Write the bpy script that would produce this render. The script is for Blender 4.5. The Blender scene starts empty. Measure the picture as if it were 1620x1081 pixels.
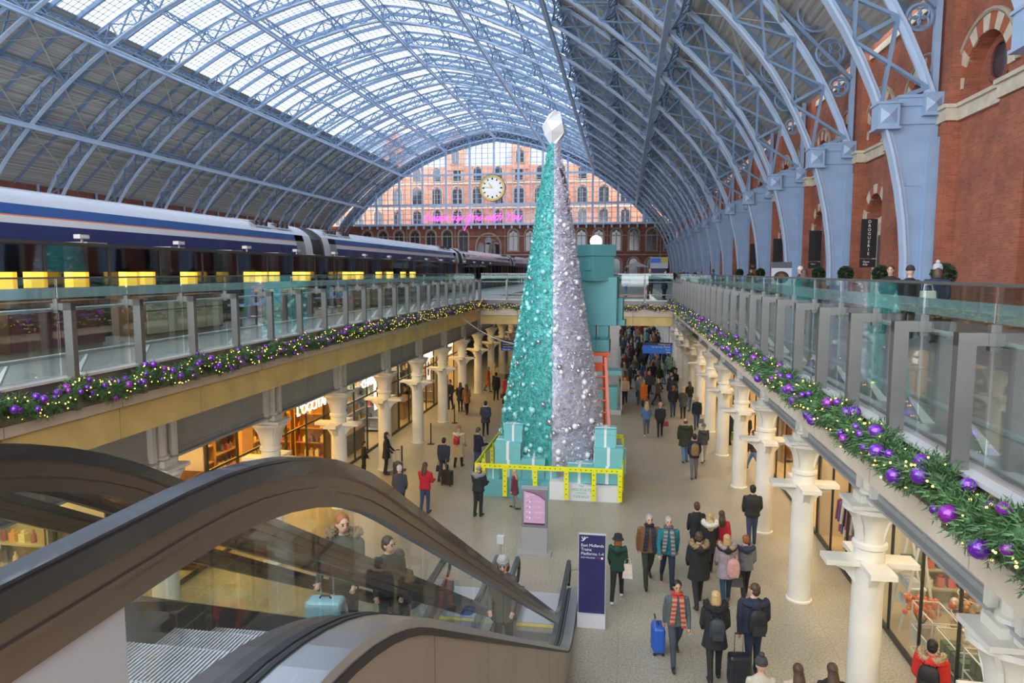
import bpy, math, random
from math import sin, cos, pi, radians, sqrt, atan2, hypot
from mathutils import Vector, Matrix, Quaternion, noise
random.seed(7)
S = bpy.context.scene
COL = S.collection

# ------------------------------------------------------------------ camera, light, exposure
EYE = 7.8586          # camera height above the concourse floor
DECK = 6.30           # upper terrace floor level
cam_d = bpy.data.cameras.new('camera'); cam = bpy.data.objects.new('camera', cam_d); COL.objects.link(cam)
cam_d.sensor_width = 36.0; cam_d.lens = 1100.067 / 1620 * 36.0; cam_d.clip_end = 900; cam_d.clip_start = .05
_yaw, _pitch, _roll = .1592, .1002, .0011
_f = Vector((-sin(_yaw) * cos(_pitch), cos(_yaw) * cos(_pitch), -sin(_pitch)))
_r = Vector((cos(_yaw), sin(_yaw), 0)); _u = _r.cross(_f)
_r2 = cos(_roll) * _r + sin(_roll) * _u; _u2 = -sin(_roll) * _r + cos(_roll) * _u
cam.matrix_world = Matrix(((_r2.x, _u2.x, -_f.x, 0), (_r2.y, _u2.y, -_f.y, 0), (_r2.z, _u2.z, -_f.z, EYE), (0, 0, 0, 1)))
S.camera = cam
S.view_settings.view_transform = 'Standard'; S.view_settings.look = 'None'
S.view_settings.exposure = 0.2; S.view_settings.gamma = 1.0; S.view_settings.use_curve_mapping = False
try:
    S.cycles.max_bounces = 6; S.cycles.diffuse_bounces = 3; S.cycles.glossy_bounces = 3
    S.cycles.transparent_max_bounces = 18; S.cycles.transmission_bounces = 4
    S.cycles.sample_clamp_indirect = 3.0; S.cycles.use_denoising = True
    S.cycles.caustics_reflective = False; S.cycles.caustics_refractive = False
except Exception: pass
W = bpy.data.worlds.new('overcast_sky'); S.world = W; W.use_nodes = True
_n = W.node_tree.nodes; _l = W.node_tree.links; _bg = _n['Background']
_tc = _n.new('ShaderNodeTexCoord'); _ns = _n.new('ShaderNodeTexNoise'); _cr = _n.new('ShaderNodeValToRGB')
_ns.inputs['Scale'].default_value = 2.2; _ns.inputs['Detail'].default_value = 5
_cr.color_ramp.elements[0].position = .3; _cr.color_ramp.elements[0].color = (.80, .87, 1, 1)
_cr.color_ramp.elements[1].position = .7; _cr.color_ramp.elements[1].color = (1, 1, 1, 1)
_l.new(_tc.outputs['Generated'], _ns.inputs['Vector']); _l.new(_ns.outputs['Fac'], _cr.inputs['Fac']); _l.new(_cr.outputs['Color'], _bg.inputs['Color'])
_bg.inputs['Strength'].default_value = 4.5
_sd = bpy.data.lights.new('hazy_sun', 'SUN'); _sun = bpy.data.objects.new('hazy_sun', _sd); COL.objects.link(_sun)
_sd.energy = 4.2; _sd.angle = radians(7); _sd.color = (1, .96, .9); _sun.rotation_euler = (radians(-6), radians(22), 0)

# ------------------------------------------------------------------ materials
MATS = {}
def mat(name, col, rough=.6, metal=0., var=0., scale=3., bump=0., emit=None, es=0., spec=.5, coat=0., stretch=None, col2=None):
    if name in MATS: return MATS[name]
    m = bpy.data.materials.new(name); m.use_nodes = True; MATS[name] = m
    N = m.node_tree.nodes; L = m.node_tree.links; P = N['Principled BSDF']
    P.inputs['Base Color'].default_value = (*col, 1); P.inputs['Roughness'].default_value = rough; P.inputs['Metallic'].default_value = metal
    P.inputs['Specular IOR Level'].default_value = spec; P.inputs['Coat Weight'].default_value = coat
    if emit: P.inputs['Emission Color'].default_value = (*emit, 1); P.inputs['Emission Strength'].default_value = es
    if var or bump:
        tc = N.new('ShaderNodeTexCoord'); no = N.new('ShaderNodeTexNoise'); no.inputs['Scale'].default_value = scale; no.inputs['Detail'].default_value = 6
        src = tc.outputs['Object']
        if stretch:
            mp = N.new('ShaderNodeMapping'); mp.inputs['Scale'].default_value = stretch; L.new(src, mp.inputs['Vector']); src = mp.outputs['Vector']
        L.new(src, no.inputs['Vector'])
        if var:
            cr = N.new('ShaderNodeValToRGB'); a = col2 or tuple(min(1, c * (1 - var)) for c in col); b = tuple(min(1, c * (1 + var)) for c in col)
            cr.color_ramp.elements[0].position = .3; cr.color_ramp.elements[0].color = (*a, 1); cr.color_ramp.elements[1].position = .7; cr.color_ramp.elements[1].color = (*b, 1)
            L.new(no.outputs['Fac'], cr.inputs['Fac']); L.new(cr.outputs['Color'], P.inputs['Base Color'])
        if bump:
            bp = N.new('ShaderNodeBump'); bp.inputs['Strength'].default_value = bump; bp.inputs['Distance'].default_value = .02
            L.new(no.outputs['Fac'], bp.inputs['Height']); L.new(bp.outputs['Normal'], P.inputs['Normal'])
    return m
def glassy(name, tint=(.93, .97, .96), refl=.12, rough=.02, base=0., bcol=(.8, .9, .9), k=.45):
    """sheet glass: lets light straight through, mirrors more at grazing angles; base = frosting"""
    if name in MATS: return MATS[name]
    m = bpy.data.materials.new(name); m.use_nodes = True; MATS[name] = m
    N = m.node_tree.nodes; L = m.node_tree.links; N.remove(N['Principled BSDF']); out = N['Material Output']
    t = N.new('ShaderNodeBsdfTransparent'); t.inputs[0].default_value = (*tint, 1)
    g = N.new('ShaderNodeBsdfGlossy'); g.inputs['Roughness'].default_value = rough
    fr = N.new('ShaderNodeLayerWeight'); fr.inputs['Blend'].default_value = .28
    mm = N.new('ShaderNodeMath'); mm.operation = 'MULTIPLY_ADD'; mm.inputs[1].default_value = k; mm.inputs[2].default_value = refl * .4; mm.use_clamp = True
    L.new(fr.outputs['Fresnel'], mm.inputs[0]); mx = N.new('ShaderNodeMixShader')
    L.new(mm.outputs[0], mx.inputs[0]); L.new(t.outputs[0], mx.inputs[1]); L.new(g.outputs[0], mx.inputs[2]); res = mx.outputs[0]
    if base:
        d = N.new('ShaderNodeBsdfDiffuse'); d.inputs[0].default_value = (*bcol, 1); tl = N.new('ShaderNodeBsdfTranslucent'); tl.inputs[0].default_value = (*bcol, 1)
        a = N.new('ShaderNodeMixShader'); L.new(d.outputs[0], a.inputs[1]); L.new(tl.outputs[0], a.inputs[2])
        b = N.new('ShaderNodeMixShader'); b.inputs[0].default_value = base; L.new(res, b.inputs[1]); L.new(a.outputs[0], b.inputs[2]); res = b.outputs[0]
    L.new(res, out.inputs['Surface']); return m
def brick(name, c1, c2, mortar, sc=1., var=.25):
    if name in MATS: return MATS[name]
    m = bpy.data.materials.new(name); m.use_nodes = True; MATS[name] = m
    N = m.node_tree.nodes; L = m.node_tree.links; P = N['Principled BSDF']; P.inputs['Roughness'].default_value = .8
    tc = N.new('ShaderNodeTexCoord'); sp = N.new('ShaderNodeSeparateXYZ'); cb = N.new('ShaderNodeCombineXYZ'); ad = N.new('ShaderNodeMath'); ad.operation = 'ADD'
    L.new(tc.outputs['Object'], sp.inputs[0]); L.new(sp.outputs[0], ad.inputs[0]); L.new(sp.outputs[1], ad.inputs[1]); L.new(ad.outputs[0], cb.inputs[0]); L.new(sp.outputs[2], cb.inputs[1])
    b = N.new('ShaderNodeTexBrick'); L.new(cb.outputs[0], b.inputs['Vector']); b.inputs['Scale'].default_value = sc
    b.inputs['Brick Width'].default_value = .23; b.inputs['Row Height'].default_value = .075; b.inputs['Mortar Size'].default_value = .006
    b.inputs['Color1'].default_value = (*c1, 1); b.inputs['Color2'].default_value = (*c2, 1); b.inputs['Mortar'].default_value = (*mortar, 1)
    no = N.new('ShaderNodeTexNoise'); no.inputs['Scale'].default_value = .9; no.inputs['Detail'].default_value = 6; L.new(tc.outputs['Object'], no.inputs['Vector'])
    cr = N.new('ShaderNodeValToRGB'); cr.color_ramp.elements[0].position = .3; cr.color_ramp.elements[1].position = .7
    cr.color_ramp.elements[0].color = (1 - var, 1 - var, 1 - var, 1); cr.color_ramp.elements[1].color = (1 + var, 1 + var * .8, 1 + var * .7, 1)
    L.new(no.outputs['Fac'], cr.inputs['Fac']); mx = N.new('ShaderNodeMix'); mx.data_type = 'RGBA'; mx.blend_type = 'MULTIPLY'; mx.inputs[0].default_value = 1
    L.new(b.outputs['Color'], mx.inputs[6]); L.new(cr.outputs['Color'], mx.inputs[7]); L.new(mx.outputs[2], P.inputs['Base Color'])
    return m
def glow(name, col, es, sample=False):
    m = mat(name, tuple(min(1, c) for c in col), .5, emit=col, es=es)
    if not sample: m.cycles.emission_sampling = 'NONE'
    return m

# ------------------------------------------------------------------ mesh building
class MB:
    def __init__(s): s.v = []; s.f = []; s.m = []; s.cm = 0
    def add(s, vs, fs):
        o = len(s.v); s.v.extend(vs); s.f.extend([tuple(i + o for i in f) for f in fs]); s.m.extend([s.cm] * len(fs)); return s
    def quad(s, a, b, c, d): return s.add([a, b, c, d], [(0, 1, 2, 3)])
    def box(s, x0, x1, y0, y1, z0, z1):
        return s.add([(x0, y0, z0), (x1, y0, z0), (x1, y1, z0), (x0, y1, z0), (x0, y0, z1), (x1, y0, z1), (x1, y1, z1), (x0, y1, z1)],
                     [(0, 3, 2, 1), (4, 5, 6, 7), (0, 1, 5, 4), (1, 2, 6, 5), (2, 3, 7, 6), (3, 0, 4, 7)])
    def cbox(s, c, sx, sy, sz, rz=0.):
        o = len(s.v); s.box(-sx / 2, sx / 2, -sy / 2, sy / 2, -sz / 2, sz / 2)
        for i in range(o, len(s.v)):
            x, y, z = s.v[i]; s.v[i] = (c[0] + x * cos(rz) - y * sin(rz), c[1] + x * sin(rz) + y * cos(rz), c[2] + z)
        return s
    def bar(s, p, q, w, h, up=(0, 0, 1)):
        p = Vector(p); q = Vector(q); d = q - p
        if d.length < 1e-6: return s
        d.normalize(); u = Vector(up); a = d.cross(u)
        if a.length < 1e-4: a = d.cross(Vector((1, 0, .01)))
        a.normalize(); b = a.cross(d); a *= w / 2; b *= h / 2
        return s.add([tuple(x) for x in (p - a - b, p + a - b, p + a + b, p - a + b, q - a - b, q + a - b, q + a + b, q - a + b)],
                     [(0, 1, 2, 3), (7, 6, 5, 4), (0, 4, 5, 1), (1, 5, 6, 2), (2, 6, 7, 3), (3, 7, 4, 0)])
    def tube(s, pts, r, n=8, cap=True, closed=False, sq=1.):
        pts = [Vector(p) for p in pts]; k = len(pts); rs = r if isinstance(r, (list, tuple)) else [r] * k
        up = Vector((0, 0, 1)); rings = []; pa = None
        for i in range(k):
            if closed: d = pts[(i + 1) % k] - pts[i - 1]
            else: d = pts[min(i + 1, k - 1)] - pts[max(i - 1, 0)]
            if d.length < 1e-9: d = Vector((0, 0, 1))
            d.normalize()
            if pa is None:
                a = d.cross(up)
                if a.length < 1e-3: a = d.cross(Vector((0, 1, 0)))
            else: a = pa - d * pa.dot(d)
            a.normalize(); pa = a; b = a.cross(d)
            rings.append([tuple(pts[i] + a * (rs[i] * cos(2 * pi * j / n)) + b * (rs[i] * sq * sin(2 * pi * j / n))) for j in range(n)])
        vs = [v for g in rings for v in g]; fs = []
        for i in range(k if closed else k - 1):
            for j in range(n):
                i2 = (i + 1) % k
                fs.append((i * n + j, i * n + (j + 1) % n, i2 * n + (j + 1) % n, i2 * n + j))
        if cap and not closed: fs += [tuple(range(n - 1, -1, -1)), tuple((k - 1) * n + j for j in range(n))]
        return s.add(vs, fs)
    def lathe(s, prof, n=16, c=(0, 0, 0), cap=True):
        vs = []; fs = []
        for (r, z) in prof: vs += [(c[0] + r * cos(2 * pi * j / n), c[1] + r * sin(2 * pi * j / n), c[2] + z) for j in range(n)]
        for i in range(len(prof) - 1):
            for j in range(n): fs.append((i * n + j, i * n + (j + 1) % n, (i + 1) * n + (j + 1) % n, (i + 1) * n + j))
        if cap: fs += [tuple(range(n - 1, -1, -1)), tuple((len(prof) - 1) * n + j for j in range(n))]
        return s.add(vs, fs)
    def ball(s, c, r, n=12, k=8, sz=1.):
        pr = [(max(1e-4, r * sin(pi * i / k)), -r * sz * cos(pi * i / k)) for i in range(k + 1)]
        return s.lathe(pr, n, c, False)
    def ext(s, poly, vec):
        n = len(poly); v = Vector(vec); vs = [tuple(p) for p in poly] + [tuple(Vector(p) + v) for p in poly]
        return s.add(vs, [tuple(range(n - 1, -1, -1)), tuple(range(n, 2 * n))] + [(i, (i + 1) % n, n + (i + 1) % n, n + i) for i in range(n)])
    def strip(s, A, B):
        """ruled surface between two polylines"""
        n = len(A); return s.add([tuple(p) for p in A] + [tuple(p) for p in B], [(i, i + 1, n + i + 1, n + i) for i in range(n - 1)])
    def mesh(s, name, mats, smooth=False):
        me = bpy.data.meshes.new(name); me.from_pydata(s.v, [], s.f)
        for m in (mats if isinstance(mats, (list, tuple)) else [mats]): me.materials.append(m)
        if any(s.m): me.polygons.foreach_set('material_index', s.m)
        if smooth:
            me.polygons.foreach_set('use_smooth', [True] * len(me.polygons))
            if smooth != 'all':
                try: me.set_sharp_from_angle(angle=radians(42))
                except Exception: pass
        me.update(); return me
    def build(s, name, mats, parent=None, smooth=False, **kw): return link(name, s.mesh(name, mats, smooth), parent, **kw)
def link(name, me, parent=None, label=None, cat=None, group=None, kind=None, loc=None, rz=0.):
    o = bpy.data.objects.new(name, me); COL.objects.link(o)
    if parent is not None: o.parent = parent
    if loc is not None: o.location = loc
    if rz: o.rotation_euler = (0, 0, rz)
    return tag(o, label, cat, group, kind)
def tag(o, label=None, cat=None, group=None, kind=None):
    if label: o['label'] = label
    if cat: o['category'] = cat
    if group: o['group'] = group
    if kind: o['kind'] = kind
    return o
def thing(name, label, cat, loc=(0, 0, 0), rz=0., group=None, kind=None): return link(name, None, None, label, cat, group, kind, loc, rz)
def struct(name, label, parent=None): return link(name, None, parent, label, None, None, 'structure', (0, 0, 0))
def dup(o, loc, rz=0., label=None, parent=None, scale=None):
    c = o.copy(); COL.objects.link(c); c.parent = parent
    if parent is None:
        c.location = loc; c.rotation_euler = (0, 0, rz)
        if label: c['label'] = label
        if scale: c.scale = (scale,) * 3
    for ch in list(o.children): dup(ch, None, parent=c)
    return c
TMPS = bpy.data.scenes.new('workbench')
def bake(o):
    """evaluate one object on its own and return its mesh"""
    TMPS.collection.objects.link(o); vl = TMPS.view_layers[0]; vl.update(); me = bpy.data.meshes.new_from_object(o.evaluated_get(vl.depsgraph)); bpy.data.objects.remove(o); return me
def text(body, size, m, name, parent=None, loc=(0, 0, 0), rot=(0, 0, 0), align='LEFT', ext=.004, **kw):
    cu = bpy.data.curves.new(name, 'FONT'); cu.body = body; cu.size = size; cu.align_x = align; cu.extrude = ext; cu.resolution_u = 2
    me = bake(bpy.data.objects.new(name, cu)); bpy.data.curves.remove(cu)
    me.materials.clear(); me.materials.append(m); t = link(name, me, parent, **kw); t.location = loc; t.rotation_euler = rot; return t
RZ90 = (radians(90), 0, 0)          # text upright facing -Y
# ------------------------------------------------------------------ the train shed roof
M_IRON = mat('shaded_blue_painted_iron', (.21, .31, .45), .42, var=.10, scale=1.3)  # the one blue paint, darkened: shade on lattice and purlins put into the colour
M_IRON2 = mat('lit_blue_painted_iron', (.47, .59, .75), .38, var=.06, scale=1.)  # same blue paint, lightened: brightness of the lit flanges put into the colour
M_IRON3 = mat('half_lit_blue_painted_iron', (.31, .43, .60), .4, var=.08, scale=1.2)  # same blue paint between the two: half-lit look of the feet in the colour
M_BRACE = mat('buff_painted_tie_rod', (.52, .52, .48), .6)
M_DARK = mat('dark_bronze_metal', (.06, .055, .05), .45)
AXC, AA, AR1, AR2, ATH, AZ0 = -27.907, 37.449, 18.081, 52.299, .723, .917
_c1 = (AA - AR1, AZ0); _c2 = (_c1[0] - (AR2 - AR1) * cos(ATH), _c1[1] - (AR2 - AR1) * sin(ATH))
SH = AR1 * ATH + AR2 * (math.acos(-_c2[0] / AR2) - ATH)      # half arc length, about 51.1 m
def arch(u, off=0.):
    """u = arc length from the right springing (0 .. 2 SH); returns X, Z with an outward offset"""
    s = u if u <= SH else 2 * SH - u
    if s < AR1 * ATH: t = s / AR1; r = AR1 + off; x = _c1[0] + r * cos(t); z = _c1[1] + r * sin(t)
    else: t = ATH + (s - AR1 * ATH) / AR2; r = AR2 + off; x = _c2[0] + r * cos(t); z = _c2[1] + r * sin(t)
    return (AXC + (x if u <= SH else -x), DECK + z)
def ap(u, y, off=0.): x, z = arch(u, off); return (x, y, z)
BAY = 8.94; RIB0 = 26.2; RY = [RIB0 + BAY * k for k in range(-3, 15)]
WALLX = 10.45; WALLXL = 2 * AXC - WALLX
SB = 29.0                            # arc length where boarding gives way to glass
PURL = [5.6, 11.3, 17.0, 22.7, 28.4, 34.1, 39.8, 45.4, SH]
US = lambda a, b, n: [a + (b - a) * i / n for i in range(n + 1)]
roof = struct('ceiling', 'pale blue iron and glass barrel roof of the train shed')
def flange(mb, us, y, o0, o1, w):
    for a, b in zip(us, us[1:]):
        A = ap(a, y, o0); B = ap(b, y, o0); Cc = ap(b, y, o1); D = ap(a, y, o1)
        mb.add([(p[0], p[1] + d, p[2]) for d in (-w / 2, w / 2) for p in (A, B, Cc, D)], [(0, 1, 2, 3), (7, 6, 5, 4), (0, 4, 5, 1), (3, 2, 6, 7)])
def make_rib(first):
    """one latticed arch rib built at y = 0"""
    mb = MB(); us = US(0, SH, 44) + US(SH, 2 * SH, 44)[1:]
    flange(mb, us, 0, 0, .09, .46); flange(mb, us, 0, .09, .26, .10)
    uo = US(6.0, SH, 40) + US(SH, 2 * SH - 6, 40)[1:]
    flange(mb, uo, 0, 1.74, 1.83, .40); flange(mb, uo, 0, 1.56, 1.74, .10)
    lat = MB(); n = 38; uu = US(6.4, 2 * SH - 6.4, n)
    for i, u in enumerate(uu):
        lat.bar(ap(u, 0, .1), ap(u, 0, 1.74), .14, .13, (0, 1, 0))
        if i < n:
            for (p, q) in (((u, .15), (uu[i + 1], 1.7)), ((u, 1.7), (uu[i + 1], .15))):
                for dy in (-.07, .07): lat.bar(ap(p[0], dy, p[1]), ap(q[0], dy, q[1]), .11, .025, (0, 1, 0))
    foot = MB(); rv = MB()
    for sg in (1, -1):
        T = lambda p: p if sg > 0 else (2 * AXC - p[0], p[1], p[2])
        us = US(0, 6.2, 10); A = [ap(u, 0, .1) for u in us]
        base = (WALLX - 1.05, 0, DECK); wl = [(WALLX - .02, 0, z) for z in [DECK] + [p[2] for p in A]]
        inn = [(A[0][0] + .05, 0, DECK)] + A
        for dy in (-.03, .03): foot.strip([T((p[0], dy, p[2])) for p in inn], [T((p[0], dy, p[2])) for p in wl])
        foot.box(*sorted((T((WALLX - .34, 0, 0))[0], T((WALLX, 0, 0))[0])), -.22, .22, DECK, DECK + 6.1)      # wall plate
        foot.box(*sorted((T((WALLX - .42, 0, 0))[0], T((WALLX - .34, 0, 0))[0])), -.1, .1, DECK, DECK + 6.0)
        q = arch(5.9, .0)                                                                                       # capital
        x0, x1 = sorted((T((q[0] - .18, 0, 0))[0], T((q[0] + .5, 0, 0))[0]))
        foot.box(x0, x1, -.34, .34, q[1] - .25, q[1] + .5)
        for z in (q[1] + .5, q[1] - .33): foot.box(x0 - .05, x1 + .05, -.39, .39, z, z + .08)
        xa, xb = sorted((T((q[0] + .5, 0, 0))[0], T((WALLX, 0, 0))[0]))
        foot.box(xa, xb, -.12, .12, q[1] + .45, q[1] + .75); foot.box(xa, xb, -.16, .16, q[1] + .72, q[1] + .82)
        foot.box(xa, xb, -.1, .1, q[1] - .15, q[1] - .02); foot.box(xa, xb, -.06, .06, q[1] - .1, q[1] + .6)
        w0, w1 = sorted((T((WALLX - .6, 0, 0))[0], T((WALLX, 0, 0))[0])); foot.box(w0, w1, -.3, .3, q[1] + .1, q[1] + .85)
        for (cx, cz, hw) in (((x0 + x1) / 2, q[1] + .12, .26), ((w0 + w1) / 2, q[1] + .47, .24)):                # diamond studs
            for sy in (-1, 1):
                y = -.34 if cz < q[1] + .3 else -.3; y = y if sy < 0 else -y
                foot.add([(cx - hw, y, cz - hw), (cx + hw, y, cz - hw), (cx + hw, y, cz + hw), (cx - hw, y, cz + hw), (cx, y + sy * .12, cz)], [(0, 1, 4), (1, 2, 4), (2, 3, 4), (3, 0, 4)])
        for zz in (2.2, 3.3, 4.5):                                                                               # riveted seams
            u = zz / 1.02; xi = arch(u, .5)[0]
            foot.box(*sorted((T((xi, 0, 0))[0], T((WALLX - .42, 0, 0))[0])), -.05, .05, DECK + zz, DECK + zz + .14)
        xs = T((WALLX - .22, 0, 0))[0]; foot.box(xs - .1, xs + .1, -.1, .1, DECK + 6.9, DECK + 11.4)            # upper stanchion
    return mb.mesh('arch_rib', M_IRON2, False), lat.mesh('lattice', M_IRON), foot.mesh('rib_foot', M_IRON3)
_rm = make_rib(True)
def ring_tr(mb, cx, cz, r, y):
    pts = [(cx + r * cos(2 * pi * i / 14), y, cz + r * sin(2 * pi * i / 14)) for i in range(14)]
    mb.tube(pts, .07, 5, closed=True)
    for k in range(4):
        a = k * pi / 2 + pi / 4; rr = r * .42; x, z = cx + r * .46 * cos(a), cz + r * .46 * sin(a)
        mb.tube([(x + rr * cos(2 * pi * i / 8), y, z + rr * sin(2 * pi * i / 8)) for i in range(8)], .045, 4, closed=True)
_tr = MB()
for (u, f, r) in ((7.3, .3, .0), (8.6, .52, .42), (10.2, .55, .62), (12.2, .6, .86), (14.0, .45, .6)):
    if not r: continue
    xo, zo = arch(u, 1.83); zt = zo + .1; gap = WALLX - .32 - xo; ring_tr(_tr, xo + gap * .5, zo + .1 * r, min(r, gap * .48), 0)
_tr.bar((WALLX - .3, 0, DECK + 10.4), (arch(16.5, 1.83)[0], 0, arch(16.5, 1.83)[1]), .16, .2, (0, 1, 0))
_trm = _tr.mesh('tracery', M_IRON)
for i, y in enumerate(RY):
    r = link('arch_rib', _rm[0], roof, loc=(0, y, 0)); link('lattice', _rm[1], r); link('foot', _rm[2], r); link('tracery', _trm, r)
# boarding, glass, rafters and purlins, bay by bay
def boards(name):
    m = mat(name, (.19, .185, .175), .75); N = m.node_tree.nodes; L = m.node_tree.links; P = N['Principled BSDF']
    tc = N.new('ShaderNodeTexCoord'); mp = N.new('ShaderNodeMapping'); mp.inputs['Scale'].default_value = (3.6, .02, 3.6); no = N.new('ShaderNodeTexNoise'); no.inputs['Scale'].default_value = 1.7; no.inputs['Detail'].default_value = 4
    cr = N.new('ShaderNodeValToRGB'); cr.color_ramp.elements[0].position = .34; cr.color_ramp.elements[0].color = (.27, .26, .235, 1); cr.color_ramp.elements[1].position = .62; cr.color_ramp.elements[1].color = (.56, .54, .49, 1)
    L.new(tc.outputs['Object'], mp.inputs[0]); L.new(mp.outputs[0], no.inputs['Vector']); L.new(no.outputs['Fac'], cr.inputs['Fac']); L.new(cr.outputs['Color'], P.inputs['Base Color']); return m
M_BOARD = boards('weathered_roof_boards')
def roofglass():
    m = bpy.data.materials.new('roof_glass'); m.use_nodes = True; N = m.node_tree.nodes; L = m.node_tree.links; N.remove(N['Principled BSDF'])
    t = N.new('ShaderNodeBsdfTransparent'); t.inputs[0].default_value = (.42, .455, .50, 1); g = N.new('ShaderNodeBsdfGlossy'); g.inputs['Roughness'].default_value = .15
    mx = N.new('ShaderNodeMixShader'); mx.inputs[0].default_value = .05; L.new(t.outputs[0], mx.inputs[1]); L.new(g.outputs[0], mx.inputs[2]); L.new(mx.outputs[0], N['Material Output'].inputs[0]); return m
M_RG = roofglass()
WT = (WALLX, DECK + 11.3)            # top of side wall, where boarding starts
bd = {}
for sg in (1, -1):
    T = (lambda u: u) if sg > 0 else (lambda u: 2 * SH - u)
    pts = [(WT if sg > 0 else (2 * AXC - WT[0], WT[1]))] + [arch(T(u), 1.98) for u in US(18.5, SB, 10)]
    mb = MB(); mb.strip([(p[0], 0, p[1]) for p in pts], [(p[0], BAY, p[1]) for p in pts])
    bd[sg] = mb.mesh('board_panel', M_BOARD)
gl = []
for a, b in zip(US(SB, 2 * SH - SB, 8), US(SB, 2 * SH - SB, 8)[1:]):
    us = US(a, b, 4); mb = MB(); mb.strip([ap(u, .06, 2.02) for u in us], [ap(u, BAY - .06, 2.02) for u in us]); gl.append(mb.mesh('glass_pane', M_RG))
gb = MB(); nb = 66
for i, u in enumerate(US(SB, 2 * SH - SB, nb)):
    gb.bar(ap(u, 0, 2.0), ap(u, BAY, 2.0), .05, .06)
for k in range(15):
    if k % 5 == 0: continue
    us = US(SB, 2 * SH - SB, 26)
    for a, b in zip(us, us[1:]): gb.bar(ap(a, BAY * k / 15, 2.0), ap(b, BAY * k / 15, 2.0), .05, .05)
gbm = gb.mesh('glazing_bars', M_IRON)
rf = MB()
for a, b in zip([WT] + [arch(u, 1.86) for u in US(18.5, 2 * SH - 18.5, 40)], [arch(u, 1.86) for u in US(18.5, 2 * SH - 18.5, 40)] + [(2 * AXC - WT[0], WT[1])]):
    rf.bar((a[0], 0, a[1]), (b[0], 0, b[1]), .42, .16, (0, 1, 0))
# bar() with up=(0,1,0): width lies in the arch plane, so swap by using thin boxes
rfm = rf.mesh('rafter', M_IRON)
def purlin_mesh(s):
    mb = MB(); n = 8; B = [];
    oT = 1.7
    for i in range(n + 1):
        t = i / n; B.append((t * BAY, .35 + .75 * (1 - (2 * t - 1) ** 6) * .9))
    for (y0, o0), (y1, o1) in zip(B, B[1:]): mb.bar(ap(s, y0, o0), ap(s, y1, o1), .13, .12)
    mb.bar(ap(s, 0, oT), ap(s, BAY, oT), .14, .14)
    for i in range(n):
        mb.bar(ap(s, B[i][0], B[i][1]), ap(s, B[i + 1][0], oT), .07, .07); mb.bar(ap(s, B[i][0], oT), ap(s, B[i + 1][0], B[i + 1][1]), .07, .07)
    return mb.mesh('purlin', M_IRON)
PU = PURL[2:] + [2 * SH - s for s in PURL[2:-1]]
pum = [purlin_mesh(u) for u in PU] 
wb = MB()
for a, b in zip([12, 17, 22.7], [17, 22.7, 28.4]):
    for T in (lambda u: u, lambda u: 2 * SH - u):
        wb.bar(ap(T(a), 0, 1.62), ap(T(b), BAY, 1.62), .13, .04); wb.bar(ap(T(b), 0, 1.62), ap(T(a), BAY, 1.62), .13, .04)
wbm = wb.mesh('tie_rods', M_BRACE)
for y in RY[:-1]:
    for sg in (1, -1): link('board_panel', bd[sg], roof, loc=(0, y, 0))
    for g_ in gl: link('glass_pane', g_, roof, loc=(0, y, 0))
    link('glazing_bars', gbm, roof, loc=(0, y, 0), kind='stuff')
    for k in (1, 2): link('rafter', rfm, roof, loc=(0, y + BAY * k / 3, 0))
    for p in pum: link('purlin', p, roof, loc=(0, y, 0))
    link('tie_rods', wbm, roof, loc=(0, y, 0), kind='stuff')
for u in (17.0, 28.4, 39.8, SH, 2 * SH - 39.8, 2 * SH - 28.4, 2 * SH - 17.0):
    mb = MB(); a = ap(u, RY[0], -.22); b = ap(u, RY[-1] + .1, -.22); mb.bar(a, b, .34, .12); mb.bar((a[0], a[1], a[2] + .2), (b[0], b[1], b[2] + .2), .1, .4); mb.bar((a[0], a[1], a[2] + .36), (b[0], b[1], b[2] + .36), .3, .1)
    mb.build('longitudinal_beam', M_IRON2, roof)
# ------------------------------------------------------------------ walls and gable
M_BRICK = brick('red_pressed_brick', (.40, .125, .065), (.31, .09, .048), (.30, .18, .13))
M_BRICKD = brick('dark_red_brick', (.30, .085, .05), (.22, .06, .04), (.2, .11, .085))
M_BRICKO = brick('sun_tinted_hotel_brick', (.62, .25, .14), (.52, .19, .10), (.45, .3, .22))  # reddish brick with the orange tint of sunlight put into its colour
M_STONE = mat('cream_stone', (.62, .54, .41), .75, var=.14, scale=2.5, bump=.15)
M_STONED = mat('weathered_stone', (.36, .29, .22), .8, var=.2, scale=2.)
M_SLATE = mat('grey_slate', (.30, .33, .38), .6, var=.2, scale=1.5)
M_PANE = mat('dark_window_pane', (.035, .04, .05), .12, spec=.8)
M_PANEW = mat('white_window_pane', (.7, .72, .74), .3)
M_GGLASS = glassy('gable_glass', (.92, .95, .97), .08, .03, k=.2)
def archz(x):
    lo, hi = 0., SH; x = AXC + abs(x - AXC)
    if x >= arch(0)[0]: return DECK
    for _ in range(40):
        m = (lo + hi) / 2
        if arch(m)[0] > x: lo = m
        else: hi = m
    return arch(lo)[1]
def arc_pts(c, r, z, n=10, h=1.):
    """half circle from +r to -r, list of (a, z)"""
    return [(c + r * cos(pi * i / n), z + h * r * sin(pi * i / n)) for i in range(n + 1)]
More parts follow.
